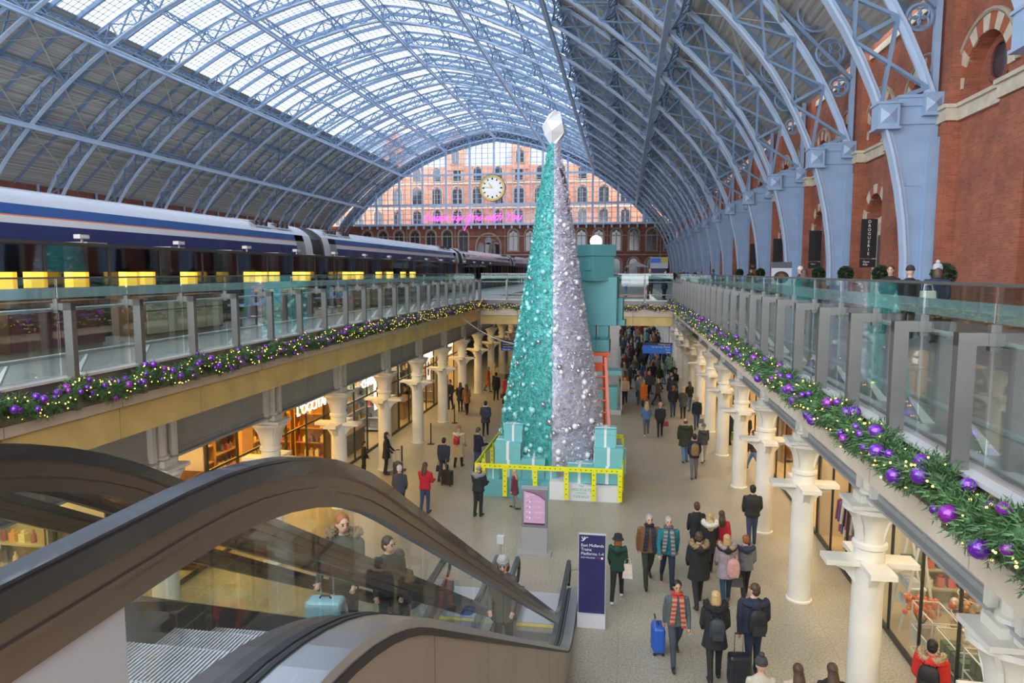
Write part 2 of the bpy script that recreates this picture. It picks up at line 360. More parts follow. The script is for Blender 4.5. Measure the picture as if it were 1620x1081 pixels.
def arched_band(mb, P, a0, a1, z0, z1, c, r, zs, depth, zb=None):
    """wall band a0..a1 x z0..z1 with an arched opening (centre c, radius r, springing zs, sill zb) and reveals; P(a, z, d) -> 3D"""
    zb = z0 if zb is None else zb; arc = arc_pts(c, r, zs)
    Q = lambda *p: mb.quad(*[P(*q) for q in p])
    Q((a0, z0, 0), (c - r, z0, 0), (c - r, z1, 0), (a0, z1, 0)); Q((c + r, z0, 0), (a1, z0, 0), (a1, z1, 0), (c + r, z1, 0))
    for (x0, y0), (x1, y1) in zip(arc, arc[1:]):
        Q((x1, y1, 0), (x0, y0, 0), (x0, z1, 0), (x1, z1, 0)); Q((x0, y0, 0), (x1, y1, 0), (x1, y1, depth), (x0, y0, depth))
    for x in (c - r, c + r): Q((x, zb, 0), (x, zs, 0), (x, zs, depth), (x, zb, depth))
    if zb > z0: Q((c - r, z0, 0), (c + r, z0, 0), (c + r, zb, 0), (c - r, zb, 0)); Q((c - r, zb, 0), (c + r, zb, 0), (c + r, zb, depth), (c - r, zb, depth))
    Q((c - r, zb, depth), (c + r, zb, depth), (c + r, zs, depth), (c - r, zs, depth))
    mb.add([P(x, z, depth) for x, z in arc], [tuple(range(len(arc)))])
def voussoirs(P, c, r, zs, th, proud, n, parent, mats, nm='voussoir'):
    for i in range(n):
        t0, t1 = pi * i / n, pi * (i + 1) / n; mb = MB()
        q = [(c + rr * cos(t), zs + rr * sin(t)) for rr, t in ((r, t0), (r, (t0 + t1) / 2), (r, t1), (r + th, t1), (r + th, (t0 + t1) / 2), (r + th, t0))]
        n6 = 6; mb.add([P(a, z, -proud) for a, z in q] + [P(a, z, .1) for a, z in q], [(0, 1, 2, 3, 4, 5)] + [(k, (k + 1) % n6, n6 + (k + 1) % n6, n6 + k) for k in range(n6)])
        mb.build(nm, mats[i % 2], parent)
# right hand wall, bay by bay
wallR = struct('wall_right', 'red brick side wall with arches between the blue ribs')
XF = WALLX + .35; ZS = DECK + 6.5; HB = BAY / 2
PR = lambda y: (lambda a, z, d: (XF + d, y + a, z))
MB().box(XF + .9, XF + 1.3, -14, 153, 0, DECK + 13).build('brick_core', M_BRICK, wallR)
def half_bay(y, door):
    mb = MB(); P = PR(y); c = HB / 2 + .05; zs = DECK + 7.5; r = 1.36
    if door: arched_band(mb, P, 0, HB, DECK, ZS, c, 1.08, DECK + 3.9, .5)
    else: mb.quad(P(0, DECK, 0), P(HB, DECK, 0), P(HB, ZS, 0), P(0, ZS, 0))
    arched_band(mb, P, 0, HB, ZS, DECK + 12.6, c, r, zs, .45, ZS + .6); mb.build('brick_bay', M_BRICK, wallR)
    if y > 100: return
    voussoirs(P, c, r, zs, .5, .05, 13 if y < 60 else 9, wallR, (M_STONE, M_BRICKB))
    mb = MB(); mb.tube([P(c + 1.93 * cos(pi * i / 14), zs + 1.93 * sin(pi * i / 14), -.05) for i in range(15)], .08, 6); mb.build('hood_mould', M_STONED, wallR)
    mb = MB(); mb.tube([P(c + .62 * cos(2 * pi * i / 18), zs + .5 + .62 * sin(2 * pi * i / 18), .42) for i in range(18)], .11, 6, closed=True); mb.build('oculus_ring', M_BRICKD, wallR)
    mb = MB(); mb.add([P(c + .56 * cos(2 * pi * i / 18), zs + .5 + .56 * sin(2 * pi * i / 18), .43) for i in range(18)], [tuple(range(18))]); mb.build('oculus_pane', M_PANE, wallR)
    if door:
        voussoirs(P, c, 1.08, DECK + 3.9, .40, .05, 9, wallR, (M_STONE, M_BRICKB))
        for a in (c - 1.08, c + 1.08): MB().box(XF - .1, XF + .3, y + a - .2, y + a + .2, DECK + 3.6, DECK + 3.9).build('impost', M_STONE, wallR)
        mb = MB(); arched_band(mb, lambda a, z, d: (XF + .3 + d, y + a, z), c - 1.06, c + 1.06, DECK, DECK + 3.95, c, .75, DECK + 3.1, .12); mb.build('door_surround', M_STONE, wallR)
        mb = MB(); mb.quad(P(c - .75, DECK, .40), P(c + .75, DECK, .40), P(c + .75, DECK + 3.2, .40), P(c - .75, DECK + 3.2, .40)); mb.build('door_pane', M_PANE, wallR)
M_BRICKB = mat('rubbed_red_brick', (.42, .12, .055), .7, var=.15, scale=8)
def bay(k, y):
    half_bay(y, y > 20); half_bay(y + HB, y > 20)
    mb = MB(); mb.box(WALLX, XF + .1, y - .7, y + .7, DECK, DECK + 12.4); mb.box(WALLX - .1, WALLX + .3, y - .62, y - .42, DECK, ZS); mb.box(WALLX - .1, WALLX + .3, y + .42, y + .62, DECK, ZS); mb.build('brick_pier', M_BRICK, wallR)
    mb = MB(); mb.box(XF - .26, XF + .1, y + HB - .75, y + HB + .75, DECK, ZS); mb.build('brick_pier', M_BRICK, wallR)
    mb = MB(); mb.box(XF - .12, XF + .1, y + .7, y + BAY - .7, ZS, ZS + .42); mb.box(XF - .20, XF + .1, y + .7, y + BAY - .7, ZS + .42, ZS + .54)
    mb.box(XF - .34, XF, y + HB - .8, y + HB + .8, ZS + .02, ZS + .42); mb.box(XF - .42, XF, y + HB - .85, y + HB + .85, ZS + .42, ZS + .54)
    mb.box(WALLX - .12, XF, y - .8, y + .8, ZS + .02, ZS + .42); mb.box(WALLX - .2, XF, y - .85, y + .85, ZS + .42, ZS + .54); mb.box(XF - .1, XF + .1, y, y + BAY, DECK + 11.0, DECK + 11.3)
    mb.build('string_course', M_STONE, wallR)
for k, y in enumerate(RY[:-1]): bay(k, y)
wallL = struct('wall_left', 'dark brick side wall behind the trains')
MB().box(WALLXL - 1, WALLXL, -14, 153, DECK - 1, DECK + 12).build('brick_core', M_BRICKD, wallL)
# the glazed gable and the brick wall below it
YG = RY[-1] + .5; ZSILL = 18.4
wallF = struct('wall_far', 'brick end wall with gothic windows under the glazed gable')
mb = MB(); mb.box(WALLXL, WALLX + .3, YG + .2, YG + 1.2, 0, ZSILL - .3); mb.build('brick_core', M_BRICKD, wallF)
def gothic(parent, x, z, w, h, yf, pane=M_PANE, stone=M_STONED, lanc=2):
    zs = z + h - w / 2; o = MB(); i = MB(); ring = [(x + w / 2 * cos(pi * k / 8), zs + w / 2 * sin(pi * k / 8)) for k in range(9)]; r2 = [(x + (w / 2 + .35) * cos(pi * k / 8), zs + (w / 2 + .35) * sin(pi * k / 8)) for k in range(9)]
    A = [(x + w / 2, z)] + ring + [(x - w / 2, z)]; B = [(x + w / 2 + .28, z)] + r2 + [(x - w / 2 - .28, z)]
    o.strip([(a, yf - .18, b) for a, b in A], [(a, yf - .18, b) for a, b in B]); o.strip([(a, yf - .18, b) for a, b in A], [(a, yf + .1, b) for a, b in A]); o.strip([(a, yf - .18, b) for a, b in B], [(a, yf + .1, b) for a, b in B])
    o.box(x - w / 2 - .4, x + w / 2 + .4, yf - .25, yf, z - .22, z)
    win = o.build('window', stone, parent)
    lw = w / lanc
    for k in range(lanc):
        cx = x - w / 2 + lw * (k + .5); i.add([(cx - lw * .42, yf - .06, z + .05)] + [(cx + lw * .42, yf - .06, z + .05)] + [(cx + lw * .42 * cos(pi * q / 6), yf - .06, zs - .1 + lw * .5 * sin(pi * q / 6)) for q in range(7)], [tuple(range(9))])
    if lanc > 1: i.add([(x + w * .16 * cos(2 * pi * q / 10), yf - .06, zs + w * .22 + w * .16 * sin(2 * pi * q / 10)) for q in range(10)], [tuple(range(10))])
    i.build('pane', pane, win)
    if lanc > 1: MB().box(x - .06, x + .06, yf - .12, yf - .02, z, zs).build('mullion', stone, win)
xs = [1.9 - 3.72 * k for k in range(-2, 17)]
for k, x in enumerate(xs):
    if 10 <= k <= 11: continue
    gothic(wallF, x, DECK + 6.1, 2.0, 4.6, YG + .2, M_PANEW if k in (4, 5, 6) else M_PANE)
    gothic(wallF, x, DECK + .2, 2.2, 4.3, YG + .2, lanc=1)
gothic(wallF, (xs[10] + xs[11]) / 2, DECK + 4.6, 5.2, 5.2, YG + .2, lanc=3)
mb = MB(); mb.box(WALLXL, WALLX, YG - .1, YG + .2, DECK + 5.1, DECK + 5.35); mb.box(WALLXL, WALLX, YG - .1, YG + .2, DECK + 9.2, DECK + 9.4); mb.build('string_course', M_STONED, wallF)
for k, x in enumerate(xs[:-1]):
    if k % 3 == 0: MB().lathe([(.09, 0), (.09, 11)], 8, (x - 1.86, YG, DECK + .4)).build('drain_pipe', M_STONED, wallF)
gable = struct('window_1', 'arched glazed gable screen with pale blue iron frame')
MX = [AXC - .5 + 5.37 * k for k in range(-6, 8)]; TZ = [ZSILL, 22.46, 28.98]
mb = MB()
for x in MX:
    zt = archz(x)
    if zt > ZSILL + .6: MB().bar((x, YG, ZSILL), (x, YG, zt + .8), .46, .36, (0, 1, 0)).build('mullion', M_IRON2, gable)
mb = MB()
for z, w in ((22.46, .4), (28.98, .42)):
    X0 = [x for x in [WALLXL + .1 * k for k in range(800)] if archz(x) > z]; MB().bar((X0[0], YG, z), (X0[-1], YG, z), .4, w).build('transom', M_IRON2, gable)
mb = MB(); mb.box(WALLXL + 6, WALLX - 3, YG - .9, YG + .3, ZSILL - .45, ZSILL - .1); mb.box(WALLXL + 7, WALLX - 4, YG - .85, YG - .75, ZSILL + .75, ZSILL + .85)
for k in range(34): x = WALLXL + 8 + k * 1.9; mb.box(x, x + .08, YG - .85, YG - .77, ZSILL - .1, ZSILL + .8)
for k in range(38): x = WALLXL + 7.5 + k * 1.8; mb.box(x, x + .35, YG - .6, YG + .2, ZSILL - 1.15, ZSILL - .45)
mb.build('gallery_beam', M_IRON2, gable)
bars = MB(); XX = [MX[0] - 5.37] + MX + [MX[-1] + 5.37]
for a, b in zip(XX, XX[1:]):
    for k in (1, 2, 3):
        x = a + (b - a) * k / 4; zt = archz(x)
        if zt > ZSILL + .5 and k != 2: bars.box(x - .07, x + .07, YG - .06, YG + .06, ZSILL, zt + .4)
        elif zt > ZSILL + .5: bars.box(x - .1, x + .1, YG - .08, YG + .08, ZSILL, zt + .4)
    for z0, z1 in ((ZSILL, 22.46), (22.46, 28.98), (28.98, 37)):
        P_ = [(a, z0), (b, z0)] + [(b + (a - b) * q / 4, min(z1, archz(b + (a - b) * q / 4) + .5)) for q in range(5)]
        if max(p[1] for p in P_[2:]) > z0 + .4:
            P_ = [(x, max(z, z0)) for x, z in P_]; MB().add([(x, YG + .05, z) for x, z in P_], [tuple(range(len(P_)))]).build('pane', M_GGLASS, gable)
for q in range(18):
    z = ZSILL + 1.08 * q; X0 = [x for x in [WALLXL + .2 * k for k in range(400)] if archz(x) > z]
    if X0: bars.box(X0[0], X0[-1], YG - .05, YG + .05, z - .045, z + .045)
bars.build('glazing_bars', M_IRON2, gable, kind='stuff')
mb = MB(); us = US(10, 2 * SH - 10, 60)
for o0, o1, d in ((-.5, -.2, .5),): mb.strip([ap(u, YG + .25, -.55) for u in us], [ap(u, YG + .25, .1) for u in us]); mb.strip([ap(u, YG + .25, -.55) for u in us], [ap(u, YG - .3, -.55) for u in us])
mb.build('arch_rim', M_IRON, gable)
mb = MB(); mb.strip([ap(u, YG + .3, .05) for u in us], [ap(u, YG + .3, 2.2) for u in us]); mb.build('arch_backing', mat('dark_iron_backing', (.05, .06, .08), .7), gable)
# hotel behind the glass
hotel = thing('hotel_building', 'sun-tinted brick hotel with arched windows seen through the gable glass', 'building', (0, 0, 0)); YH = YG + 14
MB().box(-80, 26, YH, YH + 10, 0, 33).build('wall', M_BRICKO, hotel)
mb = MB(); mb.ext([(-80, YH + .3, 33), (-80, YH + 9, 33), (-80, YH + 6, 42), (-80, YH + 4, 42)], (106, 0, 0)); mb.build('roof', M_SLATE, hotel)
for k in range(20):
    x = -75 + 5.0 * k
    for z, w, h in ((19.2, 2.0, 3.6), (23.6, 2.3, 4.6), (29.5, 2.0, 3.2)): gothic(hotel, x, z, w, h, YH, lanc=2 if z < 29 else 1)
for z in (22.9, 28.7): MB().box(-80, 26, YH - .25, YH, z, z + .35).build('cornice', M_STONE, hotel)
for k in range(5):
    x = -58 + 15.6 * k; mb = MB(); mb.box(x, x + 4.2, YH - .4, YH + 4, 32, 38); mb.ext([(x - .2, YH - .5, 38), (x + 4.4, YH - .5, 38), (x + 2.1, YH - .5, 41.5)], (0, 4.5, 0)); d = mb.build('dormer', M_BRICKO, hotel); gothic(hotel, x + 2.1, 33.5, 1.8, 3.4, YH - .4, lanc=2, pane=M_PANE)
# ------------------------------------------------------------------ floors, terraces, undercroft
def floor_mat():
    m = mat('speckled_terrazzo', (.47, .43, .35), .34); N = m.node_tree.nodes; L = m.node_tree.links; P = N['Principled BSDF']
    tc = N.new('ShaderNodeTexCoord'); no = N.new('ShaderNodeTexNoise'); no.inputs['Scale'].default_value = 26; no.inputs['Detail'].default_value = 4
    n2 = N.new('ShaderNodeTexNoise'); n2.inputs['Scale'].default_value = .5; n2.inputs['Detail'].default_value = 5
    cr = N.new('ShaderNodeValToRGB'); cr.color_ramp.elements[0].position = .36; cr.color_ramp.elements[0].color = (.27, .245, .19, 1); cr.color_ramp.elements[1].position = .66; cr.color_ramp.elements[1].color = (.47, .435, .355, 1)
    c2 = N.new('ShaderNodeValToRGB'); c2.color_ramp.elements[0].position = .35; c2.color_ramp.elements[0].color = (.88, .88, .86, 1); c2.color_ramp.elements[1].position = .7; c2.color_ramp.elements[1].color = (1.05, 1.05, 1.05, 1)
    b = N.new('ShaderNodeTexBrick'); b.inputs['Scale'].default_value = 1; b.inputs['Brick Width'].default_value = 1.49; b.inputs['Row Height'].default_value = 2.235; b.inputs['Mortar Size'].default_value = .007; b.offset = 0
    b.inputs['Color1'].default_value = b.inputs['Color2'].default_value = (1, 1, 1, 1); b.inputs['Mortar'].default_value = (.8, .78, .74, 1)
    for n_ in (no, n2, b): L.new(tc.outputs['Object'], n_.inputs['Vector'])
    L.new(no.outputs['Fac'], cr.inputs[0]); L.new(n2.outputs['Fac'], c2.inputs[0]); out = cr.outputs[0]
    for o_ in (c2.outputs[0], b.outputs['Color']):
        mx = N.new('ShaderNodeMix'); mx.data_type = 'RGBA'; mx.blend_type = 'MULTIPLY'; mx.inputs[0].default_value = 1; L.new(out, mx.inputs[6]); L.new(o_, mx.inputs[7]); out = mx.outputs[2]
    L.new(out, P.inputs['Base Color']); return m
M_FLOOR = floor_mat()
fl = MB().box(-26, 20, -14, 122, -.4, 0).build('floor', M_FLOOR); tag(fl, 'polished beige terrazzo floor of the lower concourse', kind='structure')
M_DECKF = mat('grey_terrace_paving', (.36, .36, .35), .3, var=.12, scale=6)
EL, ER, YV = -7.9, 2.6, 38.0         # edges of the opening in the terrace
M_SOFFIT = mat('warm_white_soffit', (.62, .58, .5), .7)
deck = struct('floor_terrace', 'grey paved upper terrace around the opening')
for nm, x0, x1, y0, y1 in (('left_slab', -66.3, EL - .12, -14, 153), ('right_slab', ER + .12, 11.4, -14, 153), ('bridge_slab', EL - .12, ER + .12, YV + .12, 44.5), ('far_slab', EL - .12, ER + .12, 92, 153), ('near_slab', EL - .12, ER + .12, -14, 1.2)):
    mb = MB(); mb.box(x0, x1, y0, y1, 5.6 if nm == 'right_slab' else 5.17 if nm == 'left_slab' else 4.95, DECK); mb.build('paving_slab', M_DECKF, deck)
M_FSTONE = mat('beige_fascia_stone', (.64, .55, .42), .6, var=.10, scale=2.2)
M_FWARMLIT = mat('warm_lit_fascia_panel', (.66, .48, .17), .5, var=.16, scale=1.6)  # golden glow of warm lamp light on the band, put into the panel colour
M_FDARK = mat('brushed_grey_upstand', (.20, .19, .18), .35, .6, var=.1, scale=3)
M_GIRD = mat('grey_painted_girder', (.40, .41, .40), .5, var=.06)
M_LIP = mat('pale_aluminium_trim', (.66, .67, .67), .35, .3)
fas = struct('trim_1', 'stone and warm-lit tinted fascia band around the terrace opening')
def run(mb, x0, x1, y0, y1, z0, z1): mb.box(min(x0, x1), max(x0, x1), y0, y1, z0, z1)
n = 17; ys = US(1.2, YV, n)
for a, b in zip(ys, ys[1:]):
    g2 = .012
    MB().box(EL - .1, EL, a + g2, b - g2, 5.69, 5.84).build('stone_panel', M_FSTONE, fas)
    MB().box(EL - .14, EL - .06, a + g2, b - g2, 5.17, 5.67).build('warm_lit_panel', M_FWARMLIT, fas)
    MB().box(ER, ER + .12, a + g2, b - g2, 5.62, 5.86).build('stone_panel', M_FSTONE, fas)
for a, b in zip(US(EL, ER, 5), US(EL, ER, 5)[1:]):
    MB().box(a + .012, b - .012, YV, YV + .12, 5.44, 5.82).build('stone_panel', M_FSTONE, fas)
    MB().box(a + .012, b - .012, YV + .05, YV + .14, 4.95, 5.42).build('warm_lit_panel', M_FWARMLIT, fas)
mb = MB(); run(mb, EL - .16, EL - .02, 1.2, YV, 5.84, DECK); run(mb, ER + .02, ER + .16, 1.2, YV, 5.86, DECK); mb.box(EL, ER, YV + .02, YV + .14, 5.8, DECK); mb.build('upstand', M_FDARK, fas)
mb = MB(); run(mb, EL - .1, EL + .02, 1.2, YV, DECK, DECK + .035); run(mb, ER - .02, ER + .1, 1.2, YV, DECK, DECK + .035); mb.box(EL, ER, YV - .02, YV + .1, DECK, DECK + .035); mb.build('edge_trim', M_LIP, fas)
# cast iron columns and girders
CLX, CRX = -9.26, 4.29; CY = [16.98 + 4.47 * k for k in range(-3, 21)]
M_COL = mat('cream_painted_iron', (.80, .77, .68), .42, var=.05, scale=2)
def column_meshes():
    sh = MB(); sh.lathe([(.30, 0), (.30, .04), (.265, .06), (.262, 1.4), (.25, 2.55), (.25, 3.1), (.285, 3.13), (.285, 3.2), (.245, 3.23), (.25, 3.36), (.27, 3.5), (.31, 3.62), (.37, 3.72), (.46, 3.79), (.46, 3.86)], 20)
    br = MB()
    for k in range(2):
        ax = (1, 0) if k == 0 else (0, 1); br.cbox((0, 0, 2.86), 1.5 if k == 0 else .42, .42 if k == 0 else 1.5, .09)
        for sg in (1, -1):
            P = lambda a, z, w: (ax[0] * a * sg + ax[1] * w, ax[1] * a * sg + ax[0] * w, z)
            br.ext([P(a, z, -.07) for a, z in ((.2, 2.35), (.26, 2.5), (.4, 2.68), (.7, 2.82), (.2, 2.82))], (ax[1] * .14, ax[0] * .14, 0))
    cp = MB(); cp.cbox((0, 0, 3.90), .86, .74, .07); cp.cbox((0, 0, 4.0), .5, .42, .13); cp.lathe([(.2, 4.06), (.2, 4.12), (.15, 4.14), (.15, 5.6)], 14)
    for sx in (-1, 1): cp.cbox((.0, sx * .33, 4.75), .3, .12, 1.6)
    for k in range(4):
        a = k * pi / 2 + pi / 4; e = (-sin(a) * .03, cos(a) * .03, 0); cp.ext([(r_ * cos(a) - e[0], r_ * sin(a) - e[1], z_) for r_, z_ in ((.25, 3.25), (.285, 3.4), (.33, 3.58), (.46, 3.8), (.2, 3.8))], (e[0] * 2, e[1] * 2, 0))
    return sh.mesh('shaft', M_COL, True), br.mesh('bracket_plate', M_COL), cp.mesh('capital', M_COL)
CM = column_meshes()
ORD = 'first second third fourth fifth sixth seventh eighth ninth tenth eleventh twelfth thirteenth fourteenth fifteenth sixteenth seventeenth eighteenth nineteenth twentieth 21st 22nd 23rd 24th 25th 26th 27th 28th 29th 30th'.split()
for sd, X in (('left', CLX), ('right', CRX)):
    for k, y in enumerate(CY):
        if y > 108: continue
        c = thing('column', f'cream iron column, {ORD[k]} from the camera in the {sd} row', 'column', (X, y, 0), 0, 'cast iron columns of the undercroft')
        for nm, me in zip(('shaft', 'bracket_plate', 'capital'), CM): link(nm, me, c)
        c['kind'] = 'structure'; del c['category']
for sd, X in ((1, CLX), (2, CRX)):
    g_ = struct(f'trim_{sd + 1}', 'grey riveted girder carried on the %s row of columns' % ('left' if sd == 1 else 'right'))
    for a, b in zip(CY, CY[1:]):
        if b > 108: continue
        mb = MB(); zt = 5.17 if sd == 1 else 5.6; mb.box(X - .03, X + .03, a, b, 4.05, zt); mb.box(X - .16, X + .16, a, b, 4.02, 4.07); mb.box(X - .05, X + .05, a, b, 4.07, 4.16); mb.box(X - .06, X + .06, (a + b) / 2 - .04, (a + b) / 2 + .04, 4.07, zt); mb.build('girder', M_GIRD, g_)
# ------------------------------------------------------------------ escalators
M_RUB = mat('black_rubber_handrail', (.016, .016, .018), .24, spec=.8, coat=.35)
M_BRZ = mat('bronze_anodised_profile', (.17, .14, .12), .3, .75)
M_STEEL = mat('brushed_stainless_decking', (.55, .56, .58), .28, .85, var=.06, scale=9, stretch=(30, .6, .6))
M_CLAD = mat('bronze_tinted_cladding_panel', (.40, .33, .27), .38, .55, var=.05, scale=1.2)
M_BAL = glassy('clear_balustrade_glass', (.92, .96, .94), .22, .015, k=.5)
M_SKIRT = mat('dark_escalator_skirt', (.10, .095, .09), .35, .5)
M_STEP = mat('grooved_step_aluminium', (.62, .63, .64), .4, .6)
M_BLK = mat('black_gasket', (.015, .015, .016), .5)
KT, KB, TT = 2.47, 2.47 + DECK / .5774, .8
def base_z(y):
    if y < KT - TT: return DECK
    if y < KT + TT: t = (y - KT + TT) / (2 * TT); return DECK - .5774 * TT * t * t
    if y < KB - TT: return DECK - .5774 * (y - KT)
    if y < KB + TT: t = (KB + TT - y) / (2 * TT); return .5774 * TT * t * t
    return 0.
Y0E, Y1E = -2.0, 16.1
def path(off, x, y0=Y0E, y1=Y1E):
    ys = US(y0, KT - TT, 4) if y0 < KT - TT else [y0]
    ys = ys + [y for y in US(KT - TT, KT + TT, 8)[1:] if y > y0] + US(KT + TT, KB - TT, 6)[1:] + US(KB - TT, KB + TT, 8)[1:] + US(KB + TT, y1, 3)[1:]
    return [(x, y, base_z(y) + off) for y in ys if y <= y1 + 1e-6]
def prof(mb, pts, hw, h0, h1):
    """rectangular profile swept along a path in the y-z plane"""
    A = [[(p[0] + dx, p[1], p[2] + dz) for p in pts] for dx, dz in ((-hw, h0), (hw, h0), (hw, h1), (-hw, h1))]
    for i in range(4): mb.strip(A[i], A[(i + 1) % 4])
    for e in (0, -1): mb.quad(A[0][e], A[1][e], A[2][e], A[3][e])
def escalator(label, outer):
    """xr = 0 is the right hand balustrade, left one at -1.25; local x, world y and z"""
    E = thing('escalator', label, 'escalator', (-1.20, 0, 0), 0, 'pair of escalators'); E['kind'] = 'thing'
    for k, x in enumerate((0, -1.25)):
        hr = MB(); p = path(.95, x); c = p[-1]
        prof(hr, p, .045, -.055, 0); prof(hr, [(q[0], q[1], q[2]) for q in p], .036, -.005, .012)
        end = [(x, c[1] + .30 * sin(t), c[2] - .33 + .30 * cos(t)) for t in US(0, pi * .95, 10)]
        hr.tube(end, .04, 8); end0 = [(x, Y0E - .30 * sin(t), DECK + .95 - .33 + .30 * cos(t)) for t in US(0, pi, 8)]; hr.tube(end0, .04, 8)
        hr.build('handrail', M_RUB, E, True)
        pr = MB(); prof(pr, path(.86, x), .034, -.10, .035); prof(pr, path(.86, x), .042, -.035, -.02); prof(pr, path(.86, x), .04, .028, .036); pr.build('handrail_profile', M_BRZ, E)
        ys = [1.45, 2.55] + US(2.55, 14.2, 8)[1:] + [Y1E + .05]
        for a, b in zip(ys, ys[1:]):
            P = [q for q in path(0, x, a + .012, b - .012)]; y_ = [a + .012] + [q[1] for q in P if a + .012 < q[1] < b - .012] + [b - .012]
            mb = MB(); mb.strip([(x, y, base_z(y) + .25) for y in y_], [(x, y, base_z(y) + .765) for y in y_]); mb.build('glass_panel', M_BAL, E)
        mb = MB(); mb.box(x - .02, x + .02, Y0E - .25, 1.44, DECK + .1, DECK + .77); mb.build('end_panel', mat('pale_grey_end_panel', (.36, .37, .365), .5), E)
        s = 1 if k == 0 else -1
        if k == 0 or outer:
            de = MB(); w = .125; prof(de, path(.235, x + s * .135, 1.0, Y1E), w, -.02, .03); de.build('decking', M_STEEL, E)
            gk = MB(); prof(gk, path(.262, x + s * .01, 1.0, Y1E), .018, 0, .012); prof(gk, path(.262, x + s * .055, 1.0, Y1E), .010, 0, .012); prof(gk, path(.205, x + s * .262, 1.0, Y1E), .006, -.03, .01); gk.build('gasket', M_BLK, E)
            yy = [1.0, 3.35] + [3.35 + 1.47 * i for i in range(1, 9)] + [Y1E]
            for a, b in zip(yy, yy[1:]):
                y_ = US(a + .008, b - .008, 6); T = [(x + s * .255, y, base_z(y) + .185) for y in y_]; Bm = [(x + s * .255, y, max(0.0, base_z(y) - 1.25)) for y in y_]
                mb = MB(); mb.strip(T, Bm); mb.strip([(p[0] - s * .03, p[1], p[2]) for p in T], [(p[0] - s * .03, p[1], p[2]) for p in Bm]); mb.strip(T, [(p[0] - s * .03, p[1], p[2]) for p in T])
                mb.quad(T[0], Bm[0], (Bm[0][0] - s * .03, Bm[0][1], Bm[0][2]), (T[0][0] - s * .03, T[0][1], T[0][2])); mb.build('cladding_panel', M_CLAD, E)
        sk = MB(); prof(sk, path(.1, x - s * .09, -1.9, Y1E), .09, -.25, .14); sk.build('skirt', M_SKIRT, E)
    tr = MB(); A = path(-.35, -.1, 1.3, 16.0); Bq = path(-.35, -1.15, 1.3, 16.0); tr.strip([(p[0], p[1], max(-.02, p[2])) for p in A], [(p[0], p[1], max(-.02, p[2])) for p in Bq]); A = path(-1.2, .2, 1.3, 16.0); Bq = path(-1.2, -1.45, 1.3, 16.0); tr.strip([(p[0], p[1], max(-.02, p[2])) for p in A], [(p[0], p[1], max(-.02, p[2])) for p in Bq])
    tr.build('truss_casing', M_SKIRT, E)
    st = MB(); st.box(-1.07, -.18, -.2, .2, -.06, -.02); st.box(-1.07, -.18, .19, .2, -.24, -.02)
    for i in range(46): x = -1.06 + .88 * i / 45; st.box(x - .005, x + .005, -.2, .2, -.02, 0); st.box(x - .005, x + .005, .195, .21, -.23, -.01)
    sm = st.mesh('step', M_STEP); y = 1.7
    while y < 14.6:
        link('step', sm, E, loc=(0, y, base_z(y) + .0)); y += .405 if not (KT + .3 < y < KB - .3) else .35
    for (a, b, z) in ((-1.8, 1.5, DECK + .005), (14.8, 16.3, .012)):
        mb = MB(); mb.box(-1.16, -.09, a, b, z - .03, z)
        for i in range(24): x = -1.1 + 1.0 * i / 23; mb.box(x, x + .012, a + .1, b - .1, z, z + .004)
        mb.build('landing_plate', M_STEP, E)
    mb = MB(); mb.box(-1.05, -.2, 14.62, 14.74, .005, .02); mb.build('yellow_edge_mark', mat('yellow_marking', (.85, .65, .08), .5), E)
    return E
escalator('nearer right hand escalator running down from the camera with steel decking', False)
e2 = escalator('farther left escalator beyond the glass of the nearer one', True); e2.location.x = -2.96
# ------------------------------------------------------------------ glass balustrades round the opening
M_POST = mat('satin_grey_post', (.21, .20, .19), .38, .7, var=.05)
M_BAL2 = glassy('terrace_balustrade_glass', (.86, .93, .91), .16, .02)
def frost():
    m = glassy('frosted_striped_band', (.8, .9, .9), .2, .1, .62, (.78, .90, .92)); return m
M_FROST = frost()
def balustrade(name, label, n, pitch, foot):
    """local frame: x runs along the edge, -y is the void side; panels 0..n"""
    B = thing(name, label, 'balustrade', (0, 0, 0), 0, 'glass balustrades of the terrace')
    po = MB(); po.box(-.045, .045, -.06, .07, -.46, 1.10); po.box(-.045, .045, -.06, .20, 1.0, 1.10); pm = po.mesh('post', M_POST)
    cl = MB(); cl.box(-.03, .03, .17, .24, .96, 1.16); cl.box(-.05, .05, .15, .26, 1.0, 1.1); cm = cl.mesh('clamp', M_POST)
    gp = MB().box(.015, pitch - .015, .195, .207, .04, 1.46).mesh('glass_panel', M_BAL2)
    fb = MB(); fb.box(.015, pitch - .015, .209, .212, 1.17, 1.32)
    for i in range(int(pitch / .03)): fb.box(.02 + i * .03, .03 + i * .03, .2125, .214, 1.17, 1.32)
    fb = fb.mesh('frosted_band', M_FROST)
    br = MB(); br.ext([(-.02, .62, 0), (-.02, .50, 0), (-.02, .33, .3), (-.02, .36, .3)], (.04, 0, 0)); bm = br.mesh('rail_bracket', M_LIP)
    for i in range(n + 1):
        p = link('post', pm, B, loc=(i * pitch, 0, 0)); link('clamp', cm, p)
        if i < n:
            g_ = link('glass_panel', gp, B, loc=(i * pitch, 0, 0)); link('frosted_band', fb, g_)
            if foot: link('rail_bracket', bm, B, loc=(i * pitch + pitch / 2, 0, 0))
    L_ = n * pitch
    MB().box(0, L_, .185, .217, 1.45, 1.475).build('glass_cap', M_POST, B)
    MB().tube([(0, .31, 1.0), (L_, .31, 1.0)], .026, 8).build('handrail', M_LIP, B, True)
    MB().tube([(0, .36, .31), (L_, .36, .31)], .034, 8).build('foot_rail', M_LIP, B, True)
    return B
PRR = (YV - .3 - 1.95) / 28; PRL = (YV - .3 - 1.67) / 25
